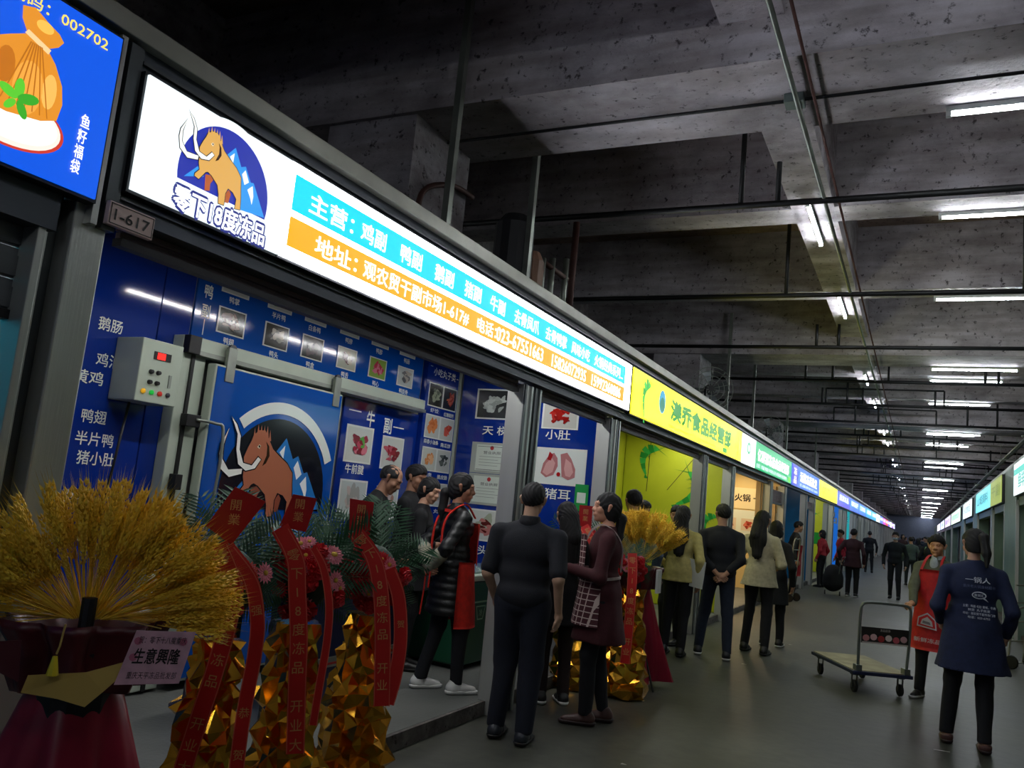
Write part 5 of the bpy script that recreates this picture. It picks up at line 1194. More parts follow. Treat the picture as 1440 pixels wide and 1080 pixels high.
for i, (x, y) in enumerate(((-.05, 35), (.45, 37), (.25, 42), (-.75, 46), (.6, 47), (.0, 50), (-.35, 56), (.5, 58), (.95, 60), (-.9, 66), (.2, 68), (.75, 74), (-.4, 80))):
    person('%s figure in the distant crowd at the end of the aisle' % nth[i], (x, y), D((i*67) % 360), 1.58 + (i % 4)*.05, 1.05, 'm' if i % 3 else 'f', 'short' if i % 3 else 'bob', top=cc[i], pants='1a1c20', detail=2, group='distant crowd', lL=(-.1, .1), lR=(.1, -.1))
# --- man in red apron with the truck
P = person('man in olive jacket and red apron pushing the platform truck', (.17, 9.66), D(158), 1.60, 1.04, 'm', 'short', top='5a5e4c', pants='17181c', shoes='1c1c1e', sole='c8c8c4', detail=0, skin='c08c68', lip='94544a',
           aR=(.085, .40, .95), pR=(.9, -.6, -.2), aL=(-.22, .10, .90), head=(D(10), D(0)), lL=(-.12, -.16), lR=(.10, .14), hem=.82, handd={1: dict(d=(.1, .95, -.15), n=(.0, .1, -1), curl=.9)})
rdA = lambda z: (.185 + max(0, 1.1 - z)*.08, .145 + max(0, 1.1-z)*.12)
bib(P, 'c81a20', lambda z: 1.25 if z < 1.05 else 1.25 - (z-1.05)*2.2, .50, 1.34, .018, rdA, 'apron')
for sx in (-1, 1): strap(P, [(sx*.10, .165, 1.33), (sx*.085, .10, 1.43), (sx*.07, .0, 1.49), (0, -.09, 1.47)], .026, 'c81a20')
v, q = sdf([('c', (0, -.01, 1.44), (0, -.002, 1.48), .066, .060)], .011, .01, None, (lambda Q: Q[:, 2] - 1.49,)); P['mk']('shirt_collar', [(v, q, 0)], [cloth('b8c4c8')])
v, q = sdf([('e', (0, .088, 1.40), (.045, .03, .08))], .011, .01); P['mk']('shirt_front', [(v, q, 0)], [cloth('b8c4c8')])
Fm = P['W'] @ Matrix(((-1, 0, 0, .0), (0, 0, 1, .235), (0, 1, 0, 0), (0, 0, 0, 1)))
AP = mat('apron print', 'c8c8cc', .6)
poly('apron_print', [[(-.09, .70), (.10, .68), (.09, .78), (.01, .84), (-.08, .79)]], AP, Fm, P['root'], .004)
poly('apron_print', [[(-.078, .712), (.088, .694), (.079, .772), (.01, .824), (-.07, .782)]], cloth('c81a20', .6), Fm, P['root'], .006)
poly('apron_print', [[(-.055, .725), (.065, .71), (.055, .76), (.01, .80), (-.04, .77)]], AP, Fm, P['root'], .008)
poly('apron_print', [[(-.035, .735), (.045, .725), (.035, .75), (-.03, .76)]], mat('print grey', '787880', .6), Fm, P['root'], .010)
lettering('lettering', '新鲜冻品', .02, .575, .045, mat('apron print', 'c8c8cc', .6), Fm, P['root'], .02, .022, w=.26)
# --- woman in navy smock, right foreground
P = person('woman in long navy smock printed with white characters, at right foreground', (.39, 7.62), D(4), 1.66, 1.14, 'f', 'pony', top='182344', pants='0e0f14', shoes='5a3c38', sole='2a1c1a', coat=.60, coat_w=(.235, .19), detail=0, skin='b88c74', head=(D(24), D(-14)),
           aL=(-.22, .16, .95), aR=(.25, .08, .90), pL=(-.3, -1, 0), pR=(.3, -1, 0), lL=(-.16, .10), lR=(.09, -.06), shoe_skin=True)
Fb = P['W'] @ Matrix(((1, 0, 0, 0), (0, 0, -1, -.175), (0, 1, 0, 0), (0, 0, 0, 1)))
WPc = mat('smock print', 'd0d4dc', .7); rt = P['root']
lettering('lettering', '一锅人', .01, 1.285, .045, WPc, Fb, rt, .03, -.018, w=.17)
lettering('lettering', '重庆老火锅食材超市', .02, 1.235, .024, mat('smock print dim', '5a6484', .7), Fb, rt, .01, -.016, w=.22)
poly('smock_print', [circ(.02, 1.17, .05, 20, sy=.55) , [(.04, 1.15), (.085, 1.125), (.05, 1.165)]], WPc, Fb, rt, -.012)
poly('smock_print', [circ(.02, 1.17, .042, 20, sy=.5)], cloth('182344'), Fb, rt, -.010)
lettering('lettering', '食尚汇', .02, 1.17, .022, WPc, Fb, rt, .02, -.008, w=.07)
for i, (s_, v_, w_) in enumerate((('主营：鸭肠 毛肚 黄喉，牛肉', 1.085, .22), ('鲜货  丸子批发', 1.058, .15), ('地址：观农贸干副市场门市', 1.030, .22), ('电话：023-6755', 1.002, .15))):
    lettering('lettering', s_, .02, v_, .020, WPc, Fb, rt, .02, -.004 + .001*i, w=w_)
# ================================================================ opening-day flower stands
GOLD = mat('gold foil', 'eaaa38', .17, 1.0); REDR = mat('red satin ribbon', 'd02420', .42); GOLDP = mat('gilt lettering', 'd8a060', .5)
LEAF = mat('dark palm green', '1c4a2c', .45, noise=.3, nscale=6); PINK = mat('pink petals', 'e08a98', .6); REDF = mat('red petals', 'c01420', .6); ORG = mat('orange petals', 'd85020', .6)
YC = mat('flower eye', 'c0a030', .7); FERN = mat('pale stem', '9ab088', .6); FOAM = mat('dark foliage', '12301c', .7, noise=.4, nscale=20)
def frond_mesh(seed, L_=.55, n=15, w_=.20):
    r = random.Random(seed); mb = MB(); P = []
    for i in range(9):
        t = i/8; P.append((0, -.16*t*t, L_*t))
    mb.tube(P, [.005*(1-.7*i/8) for i in range(9)], 4)
    for i in range(n):
        t = .16 + .82*i/n; y = -.16*t*t; z = L_*t; l = w_*math.sin(PI*(t*.8+.12))*(1 + r.uniform(-.1, .1)) + .04
        for s in (-1, 1):
            b_ = Vector((0, y, z)); d = Vector((s*.75, -.12, .65)).normalized(); tip = b_ + d*l + Vector((0, -.04*r.random(), -.02)); nrm = Vector((0, .0, 1)).cross(d).normalized()
            wv = Vector((-s*.0, 0, 1))*.011; m_ = b_ + (tip-b_)*.45
            mb.add([b_, m_ + wv, tip, m_ - wv + Vector((0, .004, 0))], [(0, 1, 2, 3)])
    me = mb.mesh('palm_leaf'); me.materials.append(LEAF); return me
FR = [frond_mesh(i, .5 + .05*i) for i in range(4)]
def flower_mesh(m, n=14, r=.045, layers=2, name='gerbera'):
    mb = MB()
    for l in range(layers):
        for k in range(n):
            a = 2*PI*(k + .5*l)/n; rr = r*(1 - .22*l); z = .006*l
            c = Vector((math.cos(a), math.sin(a), 0)); t = Vector((-c.y, c.x, 0))
            mb.add([c*.008 + Vector((0, 0, z)), c*rr*.6 + t*rr*.17 + Vector((0, 0, z+.006)), c*rr + Vector((0, 0, z + .004)), c*rr*.6 - t*rr*.17 + Vector((0, 0, z+.006))], [(0, 3, 2, 1)])
    mb.ball((0, 0, .010), (.011, .011, .006), 8, 4, mi=1)
    me = mb.mesh(name); me.materials.append(m); me.materials.append(YC); return me
def carn_mesh(m, r=.04):
    rr = random.Random(5); mb = MB()
    for l in range(5):
        for k in range(9):
            a = 2*PI*(k + .5*l)/9 + rr.random()*.3; q = r*(1 - .17*l); z = .008*l; c = Vector((math.cos(a), math.sin(a), 0)); t = Vector((-c.y, c.x, 0))
            mb.add([Vector((0, 0, z)), c*q + t*q*.4 + Vector((0, 0, z + .012 + rr.random()*.01)), c*q*1.05 + Vector((0, 0, z + .004)), c*q - t*q*.4 + Vector((0, 0, z + .014))], [(0, 3, 2, 1)])
    me = mb.mesh('carnation'); me.materials.append(m); return me
GP = flower_mesh(PINK); GR = flower_mesh(REDF, 18, .055, 3); CR = carn_mesh(REDF, .045); CO = flower_mesh(ORG, 16, .05, 2)
def foil_wrap(name, prof, m, parent, W, seed=0, n=19, amp=.021, flat=1.):
    r = np.random.default_rng(seed); zs = [p[1] for p in prof]; Z = np.linspace(zs[0], zs[-1], 19); R2 = np.interp(Z, zs, [p[0] for p in prof])
    V = []; Fq = []
    for i, z in enumerate(Z):
        for k in range(n):
            a = 2*PI*k/n + r.normal(0, .06); q = R2[i] + r.normal(0, amp); V.append((q*math.cos(a), q*math.sin(a)*flat, z + r.normal(0, .012) if 0 < i < 18 else z))
    for i in range(18):
        for k in range(n):
            a, b, c, d = i*n+k, i*n+(k+1) % n, (i+1)*n+(k+1) % n, (i+1)*n+k
            Fq += [(a, b, c), (a, c, d)] if (i + k) % 2 else [(a, b, d), (b, c, d)]
    Fq.append(tuple(range(n))[::-1]); Fq.append(tuple(18*n + k for k in range(n)))
    return MB().add(V, Fq).build(name, m, parent, W)
def ribbon_text(rb, pts, nrm, chars, size, gap, start, W):
    pts = [Vector(p) for p in pts]; cum = [0]
    for i in range(1, len(pts)): cum.append(cum[-1] + (pts[i]-pts[i-1]).length)
    V = []; Fq = []; n0 = 0; s = start; nrm = Vector(nrm)
    for ch in chars:
        if s > cum[-1] - .02: break
        if ch != ' ':
            i = max(j for j in range(len(cum)) if cum[j] <= s); i = min(i, len(pts)-2)
            t = (s - cum[i])/(cum[i+1]-cum[i]); p = pts[i].lerp(pts[i+1], t); up = (pts[i]-pts[i+1]).normalized(); nn = (nrm - up*nrm.dot(up)).normalized(); rt = up.cross(nn)
            me, a = text_mesh(ch, .012); cx, cy = (a[:,0].min()+a[:,0].max())/2, .36
            for v in a: V.append(tuple(p + rt*((v[0]-cx)*size) + up*((v[1]-cy)*size) + nn*.004))
            for pl_ in me.polygons: Fq.append(tuple(j + n0 for j in pl_.vertices))
            n0 += len(a)
        s += gap
    me = bpy.data.meshes.new('lettering'); me.from_pydata(V, [], Fq)
    return link('lettering', me, GOLDP, rb, Matrix.Identity(4))
def full_ribbon(name, t, raw, width, nrm, right, chars='', size=.05, gap=.075, start=.05, m=None, k=6):
    pts = spline(raw, k); nv = Vector((nrm[0], nrm[1], 0))
    rb = ribbon(name, pts, Vector((right[0], right[1], 0)), width, m or REDR, t)
    for sx in (-1, 1):
        q = [p + Vector((right[0], right[1], 0))*sx*width*.46 + nv*.003 for p in pts]; ribbon('piping', q, Vector((right[0], right[1], 0)), .004, mat('salmon piping', 'e07058', .5), rb, t=.0006)
    if chars: ribbon_text(rb, pts, nv, chars, size, gap, start, wm(rb))
    return rb
def flower_stand(label, c, seed, card, ribbons, zf=1.05, gold=((.19, .01), (.17, .4), (.13, .84)), sc=1., nf=13, mix=(0, 1, 2, 0, 1), leaves=True, cardtxt='開業大吉', cz=0):
    r = random.Random(seed); f = Vector((c[0], c[1], 0)).normalized(); n = -f; right = Vector((f.y, -f.x, 0))
    t = thing('flower_stand', label, 'flower stand', (c[0], c[1], 0), 0, 'opening day flower stands'); W = wm(t)
    foil_wrap('foil_wrap', gold, GOLD, t, W @ Matrix.Translation((0, 0, 0)), seed)
    B = Matrix(((right.x, n.x, 0, 0), (right.y, n.y, 0, 0), (0, 0, 1, 0), (0, 0, 0, 1)))   # local x = viewer's right, y = towards the viewer
    MB().ball((0, 0, 0), (.13*sc, .11*sc, .15*sc), 14, 8).build('foliage_ball', FOAM, t, Matrix.Translation((c[0], c[1], zf)) @ B, smooth=True)
    if leaves:
        for i in range(nf):
            a = R_(-105 + 210*i/(nf-1) + r.uniform(-6, 6)); M_ = Matrix.Translation((c[0], c[1], zf)) @ B @ Matrix.Translation((0, -.10, 0)) @ Matrix.Rotation(a, 4, 'Y') @ Matrix.Rotation(r.uniform(.15, .5), 4, 'X') @ Matrix.Rotation(r.uniform(-.5, .5), 4, 'Z') @ Matrix.Scale(sc*r.uniform(.62, .86)*(.72 if abs(a) > 1.2 else 1), 4)
            link('palm_leaf', FR[i % 4], None, t, M_)
        for i in range(4):
            a = R_((100 + 25*(i//2))*(1 if i % 2 else -1)); M_ = Matrix.Translation((c[0], c[1], zf)) @ B @ Matrix.Translation((0, .05, 0)) @ Matrix.Rotation(a, 4, 'Y') @ Matrix.Rotation(-.1, 4, 'X') @ Matrix.Scale(sc*.42, 4)
            link('palm_leaf', FR[i % 4], None, t, M_)
    ME = [GP, CR, GR, CO]; NM = ['gerbera', 'carnation', 'red_gerbera', 'orange_flower']
    for i in range(30):
        th = r.uniform(-PI, PI); q = (r.random()**.55)*.17*sc; x = q*math.cos(th); z = q*math.sin(th)*1.1; y = math.sqrt(max(.0, 1 - (q/(.19*sc))**2))*.13*sc
        nd = Vector((x*3, .5, z*3)).normalized(); M_ = Matrix.Translation((c[0], c[1], zf)) @ B @ Matrix.Translation((x, y, z)) @ nd.to_track_quat('Z', 'Y').to_matrix().to_4x4() @ Matrix.Scale(sc*r.uniform(.85, 1.2), 4)
        k_ = mix[i % len(mix)]; link(NM[k_], ME[k_], None, t, M_)
    if card:
        P = [Vector(p) for p in card]; nn = Vector((n.x, n.y, 0))*.003
        cdo = MB().add([p - nn for p in P] + [p + nn for p in P], [(0, 1, 2, 3), (7, 6, 5, 4), (0, 4, 5, 1), (1, 5, 6, 2), (2, 6, 7, 3), (3, 7, 4, 0)]).build('red_card', mat('red card', 'b01418', .3, coat=.3), t)
        pc = sum(P, Vector())/4; ribbon_text(cdo, [pc + Vector((0, 0, .07)), pc + Vector((0, 0, -.07))], n, cardtxt[:2] if cardtxt else '', .05, .06, .03, None)
        MB().tube([pc - Vector((0, 0, .05)), Vector((c[0], c[1], zf))], .004, 5).build('card_pin', FERN, t)
    for i, (raw, w_, ch, sz, gp, st) in enumerate(ribbons): full_ribbon('ribbon', t, raw, w_, n, right, ch, sz, gp, st)
    return t
RT = '零下18度冻品 开业大吉'
# three stands before the mammoth stall
flower_stand('gold foil flower stand nearest the wheat basket, with orange red flowers', (-2.62, 2.70), 11,
    [(-2.63, 2.55, 1.32), (-2.564, 2.615, 1.49), (-2.47, 2.705, 1.44), (-2.55, 2.625, 1.25)],
    [([(-2.52, 2.52, 1.26), (-2.469, 2.568, 1.123), (-2.46, 2.576, 0.97), (-2.481, 2.557, 0.75), (-2.502, 2.536, 0.588), (-2.525, 2.514, 0.402), (-2.544, 2.495, 0.23)], .072, RT, .052, .082, .06),
     ([(-2.50, 2.55, 1.25), (-2.417, 2.619, 1.128), (-2.382, 2.652, 0.976), (-2.376, 2.658, 0.837), (-2.383, 2.651, 0.644), (-2.384, 2.65, 0.455), (-2.378, 2.656, 0.26)], .058, '   强    恭 贺', .045, .08, .05)], zf=1.08, mix=(3, 1, 2, 3, 0), nf=15, gold=((.15, .01), (.13, .4), (.09, .86)))
flower_stand('gold foil flower stand with pink gerberas, middle of the three near stands', (-2.62, 3.20), 12,
    [(-2.667, 3.032, 1.322), (-2.634, 3.059, 1.475), (-2.548, 3.13, 1.465), (-2.572, 3.11, 1.306)],
    [([(-2.60, 2.96, 1.32), (-2.533, 3.012, 1.191), (-2.512, 3.03, 1.051), (-2.485, 3.052, 0.834), (-2.472, 3.063, 0.649), (-2.448, 3.082, 0.347)], .080, RT, .058, .083, .14),
     ([(-2.477, 3.058, 1.245), (-2.431, 3.096, 1.154), (-2.397, 3.124, 0.998), (-2.389, 3.131, 0.841), (-2.395, 3.126, 0.654), (-2.401, 3.121, 0.47)], .035, '', .04, .08, .05)], zf=1.08, mix=(0, 1, 0, 2, 1), gold=((.17, .01), (.14, .35), (.09, .88)))
flower_stand('gold foil flower stand with wide red sash, third from the wheat basket', (-2.62, 3.75), 13,
    [(-2.684, 3.583, 1.309), (-2.694, 3.576, 1.472), (-2.590, 3.65, 1.464), (-2.592, 3.648, 1.285)],
    [([(-2.60, 3.52, 1.31), (-2.507, 3.585, 1.183), (-2.462, 3.616, 1.026), (-2.437, 3.634, 0.851), (-2.42, 3.646, 0.677), (-2.403, 3.658, 0.46)], .082, RT, .058, .083, .06),
     ([(-2.443, 3.64, 1.136), (-2.39, 3.68, 0.996), (-2.362, 3.70, 0.786), (-2.366, 3.695, 0.61), (-2.385, 3.68, 0.47)], .070, '   贺', .04, .08, .05)], zf=1.09, mix=(1, 0, 2, 1, 1), gold=((.19, .01), (.165, .35), (.10, .88)), cardtxt='開張')
# two behind the burgundy coat
flower_stand('gold foil flower stand behind the burgundy-coated woman, red card on top', (-2.66, 7.02), 14,
    [(-2.70, 6.90, 1.38), (-2.70, 6.90, 1.56), (-2.59, 6.94, 1.56), (-2.59, 6.94, 1.36)], [([(-2.64, 6.88, 1.38), (-2.54, 6.86, 1.25), (-2.48, 6.86, 1.0), (-2.5, 6.85, .7)], .09, RT, .06, .083, .06)], zf=1.15, gold=((.24, .01), (.19, .3), (.13, .9)))
flower_stand('gold foil stand with red sashes between the burgundy coat and far wheat basket', (-2.22, 7.02), 15, None, [([(-2.17, 6.85, 1.2), (-2.15, 6.84, 1.0), (-2.15, 6.84, .6), (-2.16, 6.84, .3)], .08, RT, .06, .083, .06)], zf=1.08, gold=((.2, .01), (.17, .3), (.12, .9)), nf=9, sc=.7)

# ---------------------------------------------------------------- wheat baskets
WH = mat('dyed golden wheat', 'ffd448', .6, noise=.2, nscale=30, c2='e8b028'); SAT = mat('burgundy satin', '8c1430', .32, noise=.12, nscale=3); SATD = mat('dark red organza', '4c1018', .4); GPAP = mat('gold wrapping paper', 'c8a858', .4, .2)
def ear_mesh(seed):
    r = random.Random(seed); mb = MB()
    mb.tube([(0, 0, 0), (.004, 0, .15), (.012, 0, .30)], .0019, 3)
    for i in range(10):
        z = .235 + i*.0165
        for k in range(3):
            a = 2*PI*k/3 + i*.9; c = Vector((.010 + .006*math.cos(a) + i*.002, .006*math.sin(a), z)); d = Vector((.35*math.cos(a), .35*math.sin(a), 1)).normalized(); u = d.cross(Vector((0, 1, .1))).normalized(); v = d.cross(u)
            mb.add([c, c + d*.010 + u*.0062, c + d*.010 + v*.0062, c + d*.010 - u*.0062, c + d*.010 - v*.0062, c + d*.026], [(0, 2, 1), (0, 3, 2), (0, 4, 3), (0, 1, 4), (5, 1, 2), (5, 2, 3), (5, 3, 4), (5, 4, 1)])
            if k != i % 3:
                tip = c + d*.018 + Vector((d.x*.02 + r.uniform(-.006, .006), d.y*.02 + r.uniform(-.006, .006), .055)); s0 = c + d*.018
                mb.add([s0 + u*.0008, s0 - u*.0008, tip], [(0, 1, 2)])
    me = mb.mesh('wheat_ear'); me.materials.append(WH); return me
EM = [ear_mesh(i) for i in range(5)]
def wheat_basket(label, c, zc, R0, spread, n, seed, sx=1., near=True):
    r = random.Random(seed); f = Vector((c[0], c[1], 0)).normalized(); nn = -f; right = Vector((f.y, -f.x, 0))
    B = Matrix(((right.x, nn.x, 0, 0), (right.y, nn.y, 0, 0), (0, 0, 1, 0), (0, 0, 0, 1)))
    t = thing('wheat_basket', label, 'flower basket', (c[0], c[1], 0), 0, 'wheat baskets'); C0 = Matrix.Translation((c[0], c[1], zc)) @ B
    for i in range(n):
        a = R_(r.uniform(-spread, spread)); k_ = r.uniform(.52, 1.0) if i % 2 else r.uniform(.9, 1.08)
        k_ *= R0/.42*(1 + .10*math.cos(a)); M_ = C0 @ Matrix.Translation((a*.04, r.uniform(-.05, .05), 0)) @ Matrix.Rotation(a*sx, 4, 'Y') @ Matrix.Rotation(r.uniform(-.34, .34), 4, 'X') @ Matrix.Rotation(r.uniform(-PI, PI), 4, 'Z') @ Matrix.Scale(k_, 4)
        link('wheat_ear', EM[i % 5], None, t, M_)
    def skirt(name, prof, m, pl, amp, seed2, flat=.8):
        V = []; Fq = []; N_ = 84; rr = random.Random(seed2); ph = rr.random()*6
        for i, (q, z) in enumerate(prof):
            for k in range(N_):
                a = 2*PI*k/N_; e = 1 + amp*(i/len(prof))*(math.sin(pl*a + ph + .2*i) + .4*math.sin(2.3*pl*a + i*.15)); V.append((q*e*math.cos(a), q*e*math.sin(a)*flat, z))
        for i in range(len(prof)-1):
            for k in range(N_): Fq.append((i*N_+k, (i+1)*N_+k, (i+1)*N_+(k+1) % N_, i*N_+(k+1) % N_))
        return MB().add(V, Fq).build(name, m, t, Matrix.Translation((c[0], c[1], 0)) @ B, smooth=True)
    z = zc
    skirt('organza_wrap', [(.10, z - .10), (.14, z - .06), (.19, z - .02), (.22, z + .0), (.21, z - .03), (.17, z - .09), (.19, z - .13), (.16, z - .2)], SATD, 7, .22, seed)
    zz = np.linspace(0, 1, 12); skirt('satin_skirt', [(.11 + (.20 if near else .16)*u**.8, (z - .16)*(1-u) + .06*u) for u in zz], SAT, 5, .34, seed + 1)
    MB().lathe([(0, 0), (.10, 0), (.12, .04), (.12, z - .1), (0, z - .08)], 16).build('inner_pot', BLACK, t, Matrix.Translation((c[0], c[1], .02)))
    for k in range(3): 
        a = 2*PI*k/3 + .9; MB().tube([(.08*math.cos(a), .08*math.sin(a), .5), (.33*math.cos(a), .33*math.sin(a), .0)], .009, 6).build('stand_leg', BLACK, t, Matrix.Translation((c[0], c[1], 0)) @ B)
    return t, C0
WB, C0 = wheat_basket('large fan of golden wheat ears over dark red satin at left foreground', (-2.25, 1.765), 1.075, .375, 96, 295, 21)
WN, C1_ = wheat_basket('smaller golden wheat fan with red satin skirt beside the yellow stall', (-2.33, 7.58), 1.06, .47, 52, 240, 22, near=False)
MB().tube([(0, .10, -.10), (0, .10, .07)], .022, 10).build('centre_rod', BLACK, WB, C0)
def paper(t, C, P, m, name='paper_fold'):
    n = len(P); mb = MB().add([C @ Vector(p) for p in P] + [C @ (Vector(p) + Vector((0, -.002, 0))) for p in P], [tuple(range(n)), tuple(range(n, 2*n))[::-1]] + [(i, n+i, n+(i+1) % n, (i+1) % n) for i in range(n)]); o = mb.build(name, m, t); return o
paper(WB, C0, [(-.36, .16, -.06), (-.28, .19, .0), (-.26, .19, -.03), (-.24, .20, -.09), (-.30, .19, -.13), (-.40, .17, -.12)], GPAP)
paper(WB, C0, [(-.24, .20, -.04), (-.15, .22, -.03), (-.14, .22, -.14), (-.25, .20, -.09)], SATD)
paper(WB, C0, [(-.12, .23, -.12), (.02, .24, -.11), (.16, .23, -.07), (.07, .25, -.16), (.03, .25, -.20), (-.04, .24, -.18), (-.13, .23, -.165)], GPAP)
MB().tube([C0 @ Vector(p) for p in ((-.05, .25, .02), (-.055, .25, -.04), (-.06, .25, -.06))], .003, 5).build('tassel_cord', GPAP, WB)
MB().lathe([(0, .05), (.006, .05), (.010, .03), (.016, 0), (.0, 0)][::-1], 8).build('tassel', mat('yellow tassel', 'd8c020', .6), WB, C0 @ Matrix.Translation((-.062, .25, -.115)))
# card
cp = [(-2.39, 2.025, .804), (-2.266, 2.182, .812), (-2.246, 2.207, .992), (-2.365, 2.057, .992)]
cp = [(-1.998, 1.687, 0.933), (-1.886, 1.814, 0.938), (-1.872, 1.836, 1.081), (-1.976, 1.717, 1.081)]
cdn = Vector((cp[1][0]-cp[0][0], cp[1][1]-cp[0][1], 0)).normalized(); cnn = Vector((cdn.y, -cdn.x, 0))
cc_ = thing('greeting_card', 'pink card with black calligraphy hanging on the near wheat basket', 'card', tuple(sum(Vector(p).to_tuple()[i] for p in cp)/4 for i in range(3)))
P = [Vector(p) for p in cp]; MB().add([p - cnn*.0015 for p in P] + [p + cnn*.0015 for p in P], [(3, 2, 1, 0), (4, 5, 6, 7), (0, 1, 5, 4), (1, 2, 6, 5), (2, 3, 7, 6), (3, 0, 4, 7)]).build('card_sheet', mat('pink card', 'd8a8b4', .5, noise=.15, nscale=25), cc_)
Fc = Matrix(((cdn.x, 0, cnn.x, 0), (cdn.y, 0, cnn.y, 0), (0, 1, 0, 0), (0, 0, 0, 1)))
ctr = sum(P, Vector())/4; Fc = Matrix.Translation(ctr) @ Fc
INK = mat('ink', '16100f', .6)
lettering('lettering', '生意興隆', 0.0000, 0.0042, 0.0437, INK, Fc, cc_, .035, .003, w=.122, skew=.14)
lettering('lettering', '贺：零下十八度重庆', 0.0101, 0.0487, 0.0202, INK, Fc, cc_, .0, .003, w=.126, skew=.14)
lettering('lettering', '重庆天平冻品批发部', -0.0067, -0.0487, 0.0202, INK, Fc, cc_, .0, .003, w=.13, skew=.14)
for i, q in enumerate(((-.055, .045), (.065, .045), (-.075, -.045), (.055, -.05), (-.062, .0))): poly('blossom_print', [circ(q[0], q[1], .011, 8)], mat('rose blotch', 'c06880', .6), Fc, cc_, .0022)
MB().tube([ctr + Vector((0, 0, .08)), Vector((-2.12, 1.80, 1.08))], .002, 4).build('card_string', GPAP, cc_)
sc_ = thing('greeting_card', 'small white card hanging right of the far wheat basket', 'card', (-2.08, 7.6, .95)); bx('card_sheet', (-2.12, 7.44, .84), (-2.10, 7.56, 1.05), mat('white card', 'd0d0cc', .5), sc_)

# ---------------------------------------------------------------- mammoth stall furniture
fz = thing('chest_freezer', 'dark green chest freezer with cream top behind the dark-shirted man', 'freezer', (-3.65, 6.8, .1))
bx('cabinet', (-3.92, 6.24, .14), (-3.38, 7.40, .83), mat('bottle green enamel', '1c5038', .35), fz, bev=.015)
bx('rim', (-3.94, 6.22, .83), (-3.36, 7.42, .885), CREAM, fz, bev=.012); bx('glass_lid', (-3.88, 6.28, .886), (-3.42, 7.36, .90), mat('lid glass', '90a8a0', .08), fz)
for y in (6.34, 7.3): bx('foot', (-3.9, y - .04, .1), (-3.46, y + .04, .14), BLACK, fz)
Ff = FX(-3.378); wp_ = mat('pale green print', '9cc0a0', .5)
poly('cup_print', [[(6.42, .62), (6.60, .62), (6.56, .50), (6.46, .50)], [(6.38, .66), (6.64, .66), (6.64, .645), (6.38, .645)]], wp_, Ff, fz, .001); poly('cup_print', [[(6.435, .61), (6.585, .61), (6.55, .512), (6.47, .512)]], mat('bottle green enamel', '1c5038', .35), Ff, fz, .002)
lettering('lettering', '冷', 6.51, .56, .06, wp_, Ff, fz, .02, .003)
yc = tag(MB().lathe([(0, 0), (.045, 0), (.055, .09), (.058, .09), (.058, .1), (0, .1)], 16).build('yellow_tub', mat('yellow plastic', 'd8c018', .4), None, Matrix.Translation((-3.62, 6.62, .901))), 'small yellow plastic tub on the chest freezer', 'tub')
ct = thing('serving_counter', 'navy draped serving counter behind the three near flower stands', 'counter', (-3.6, 4.8, .1))
bx('drape', (-3.40, 3.95, .12), (-3.37, 5.25, .82), mat('navy drape', '16204c', .6, noise=.2, nscale=5), ct); bx('counter_top', (-3.80, 3.9, .82), (-3.35, 5.3, .86), mat('navy top', '1c2858', .4), ct, bev=.006)
for y in (4.0, 5.2):
    for x in (-3.75, -3.45): bx('leg', (x - .02, y - .02, .1), (x + .02, y + .02, .82), STEEL_D, ct)
bx('rail', (-3.37, 3.95, .38), (-3.352, 5.25, .44), GALV, ct); rect('red_stripe_print', 3.95, .395, 5.25, .41, mat('seal red', 'b03030', .5), FX(-3.352), ct, .0005, .001)
for i, (x, y) in enumerate(((-3.47, 4.98), (-3.47, 5.18), (-3.67, 5.08))):
    b_ = thing('foam_box', ['open white foam box on the navy counter, nearest the red flowers', 'white foam box on the counter end beside the red-aproned woman', 'white foam box at the back of the navy counter'][i], 'box', (x, y, .861), .1*i, 'foam boxes on the counter')
    Wb = wm(b_); MB().box((-.09, -.07, 0), (.09, .07, .008)).box((-.09, -.07, .008), (-.082, .07, .075)).box((.082, -.07, .008), (.09, .07, .075)).box((-.082, -.07, .008), (.082, -.062, .075)).box((-.082, .062, .008), (.082, .07, .075)).build('tray', mat('white foam', 'c8ccc8', .7), b_, Wb)
    MB().box((-.08, -.06, .01), (.08, .06, .04)).build('contents', mat('sauced food', '7a4030', .6, noise=.4, nscale=40), b_, Wb)

# ---------------------------------------------------------------- platform truck
M_ = Vector((-.545, 9.04, 0)); u = Vector((-.471, .882, 0)); w_ = Vector((.882, .471, 0)); PTc = M_ + u*.525 + w_*.30
pt_ = thing('platform_truck', 'steel platform truck with folding handle and worn pale deck', 'trolley', tuple(PTc)); F4 = Matrix(((w_.x, u.x, 0, PTc.x), (w_.y, u.y, 0, PTc.y), (0, 0, 1, 0), (0, 0, 0, 1)))
NV = mat('navy enamel', '262c48', .4, .2)
MB().box((-.30, -.52, .19), (.30, .52, .225)).build('deck_frame', NV, pt_, F4, bev=.008)
MB().box((-.285, -.50, .226), (.285, .50, .232)).build('deck_mat', mat('worn tan deck', '9a9474', .7, noise=.3, nscale=6), pt_, F4)
for x in (-.23, .23):
    for y in (-.40, .42):
        MB().lathe([(0, -.016), (.05, -.016), (.06, -.010), (.06, .010), (.05, .016), (0, .016)], 18).build('wheel', BLACK, pt_, F4 @ Matrix.Translation((x, y, .062)) @ Matrix.Rotation(PI/2, 4, 'Y'))
        MB().box((x-.03, y-.035, .17), (x+.03, y+.035, .19)).box((x-.028, y-.012, .05), (x-.022, y+.012, .17)).box((x+.022, y-.012, .05), (x+.028, y+.012, .17)).build('caster_fork', STEEL_D, pt_, F4)
HS = mat('handle steel', '88908c', .3, .8)
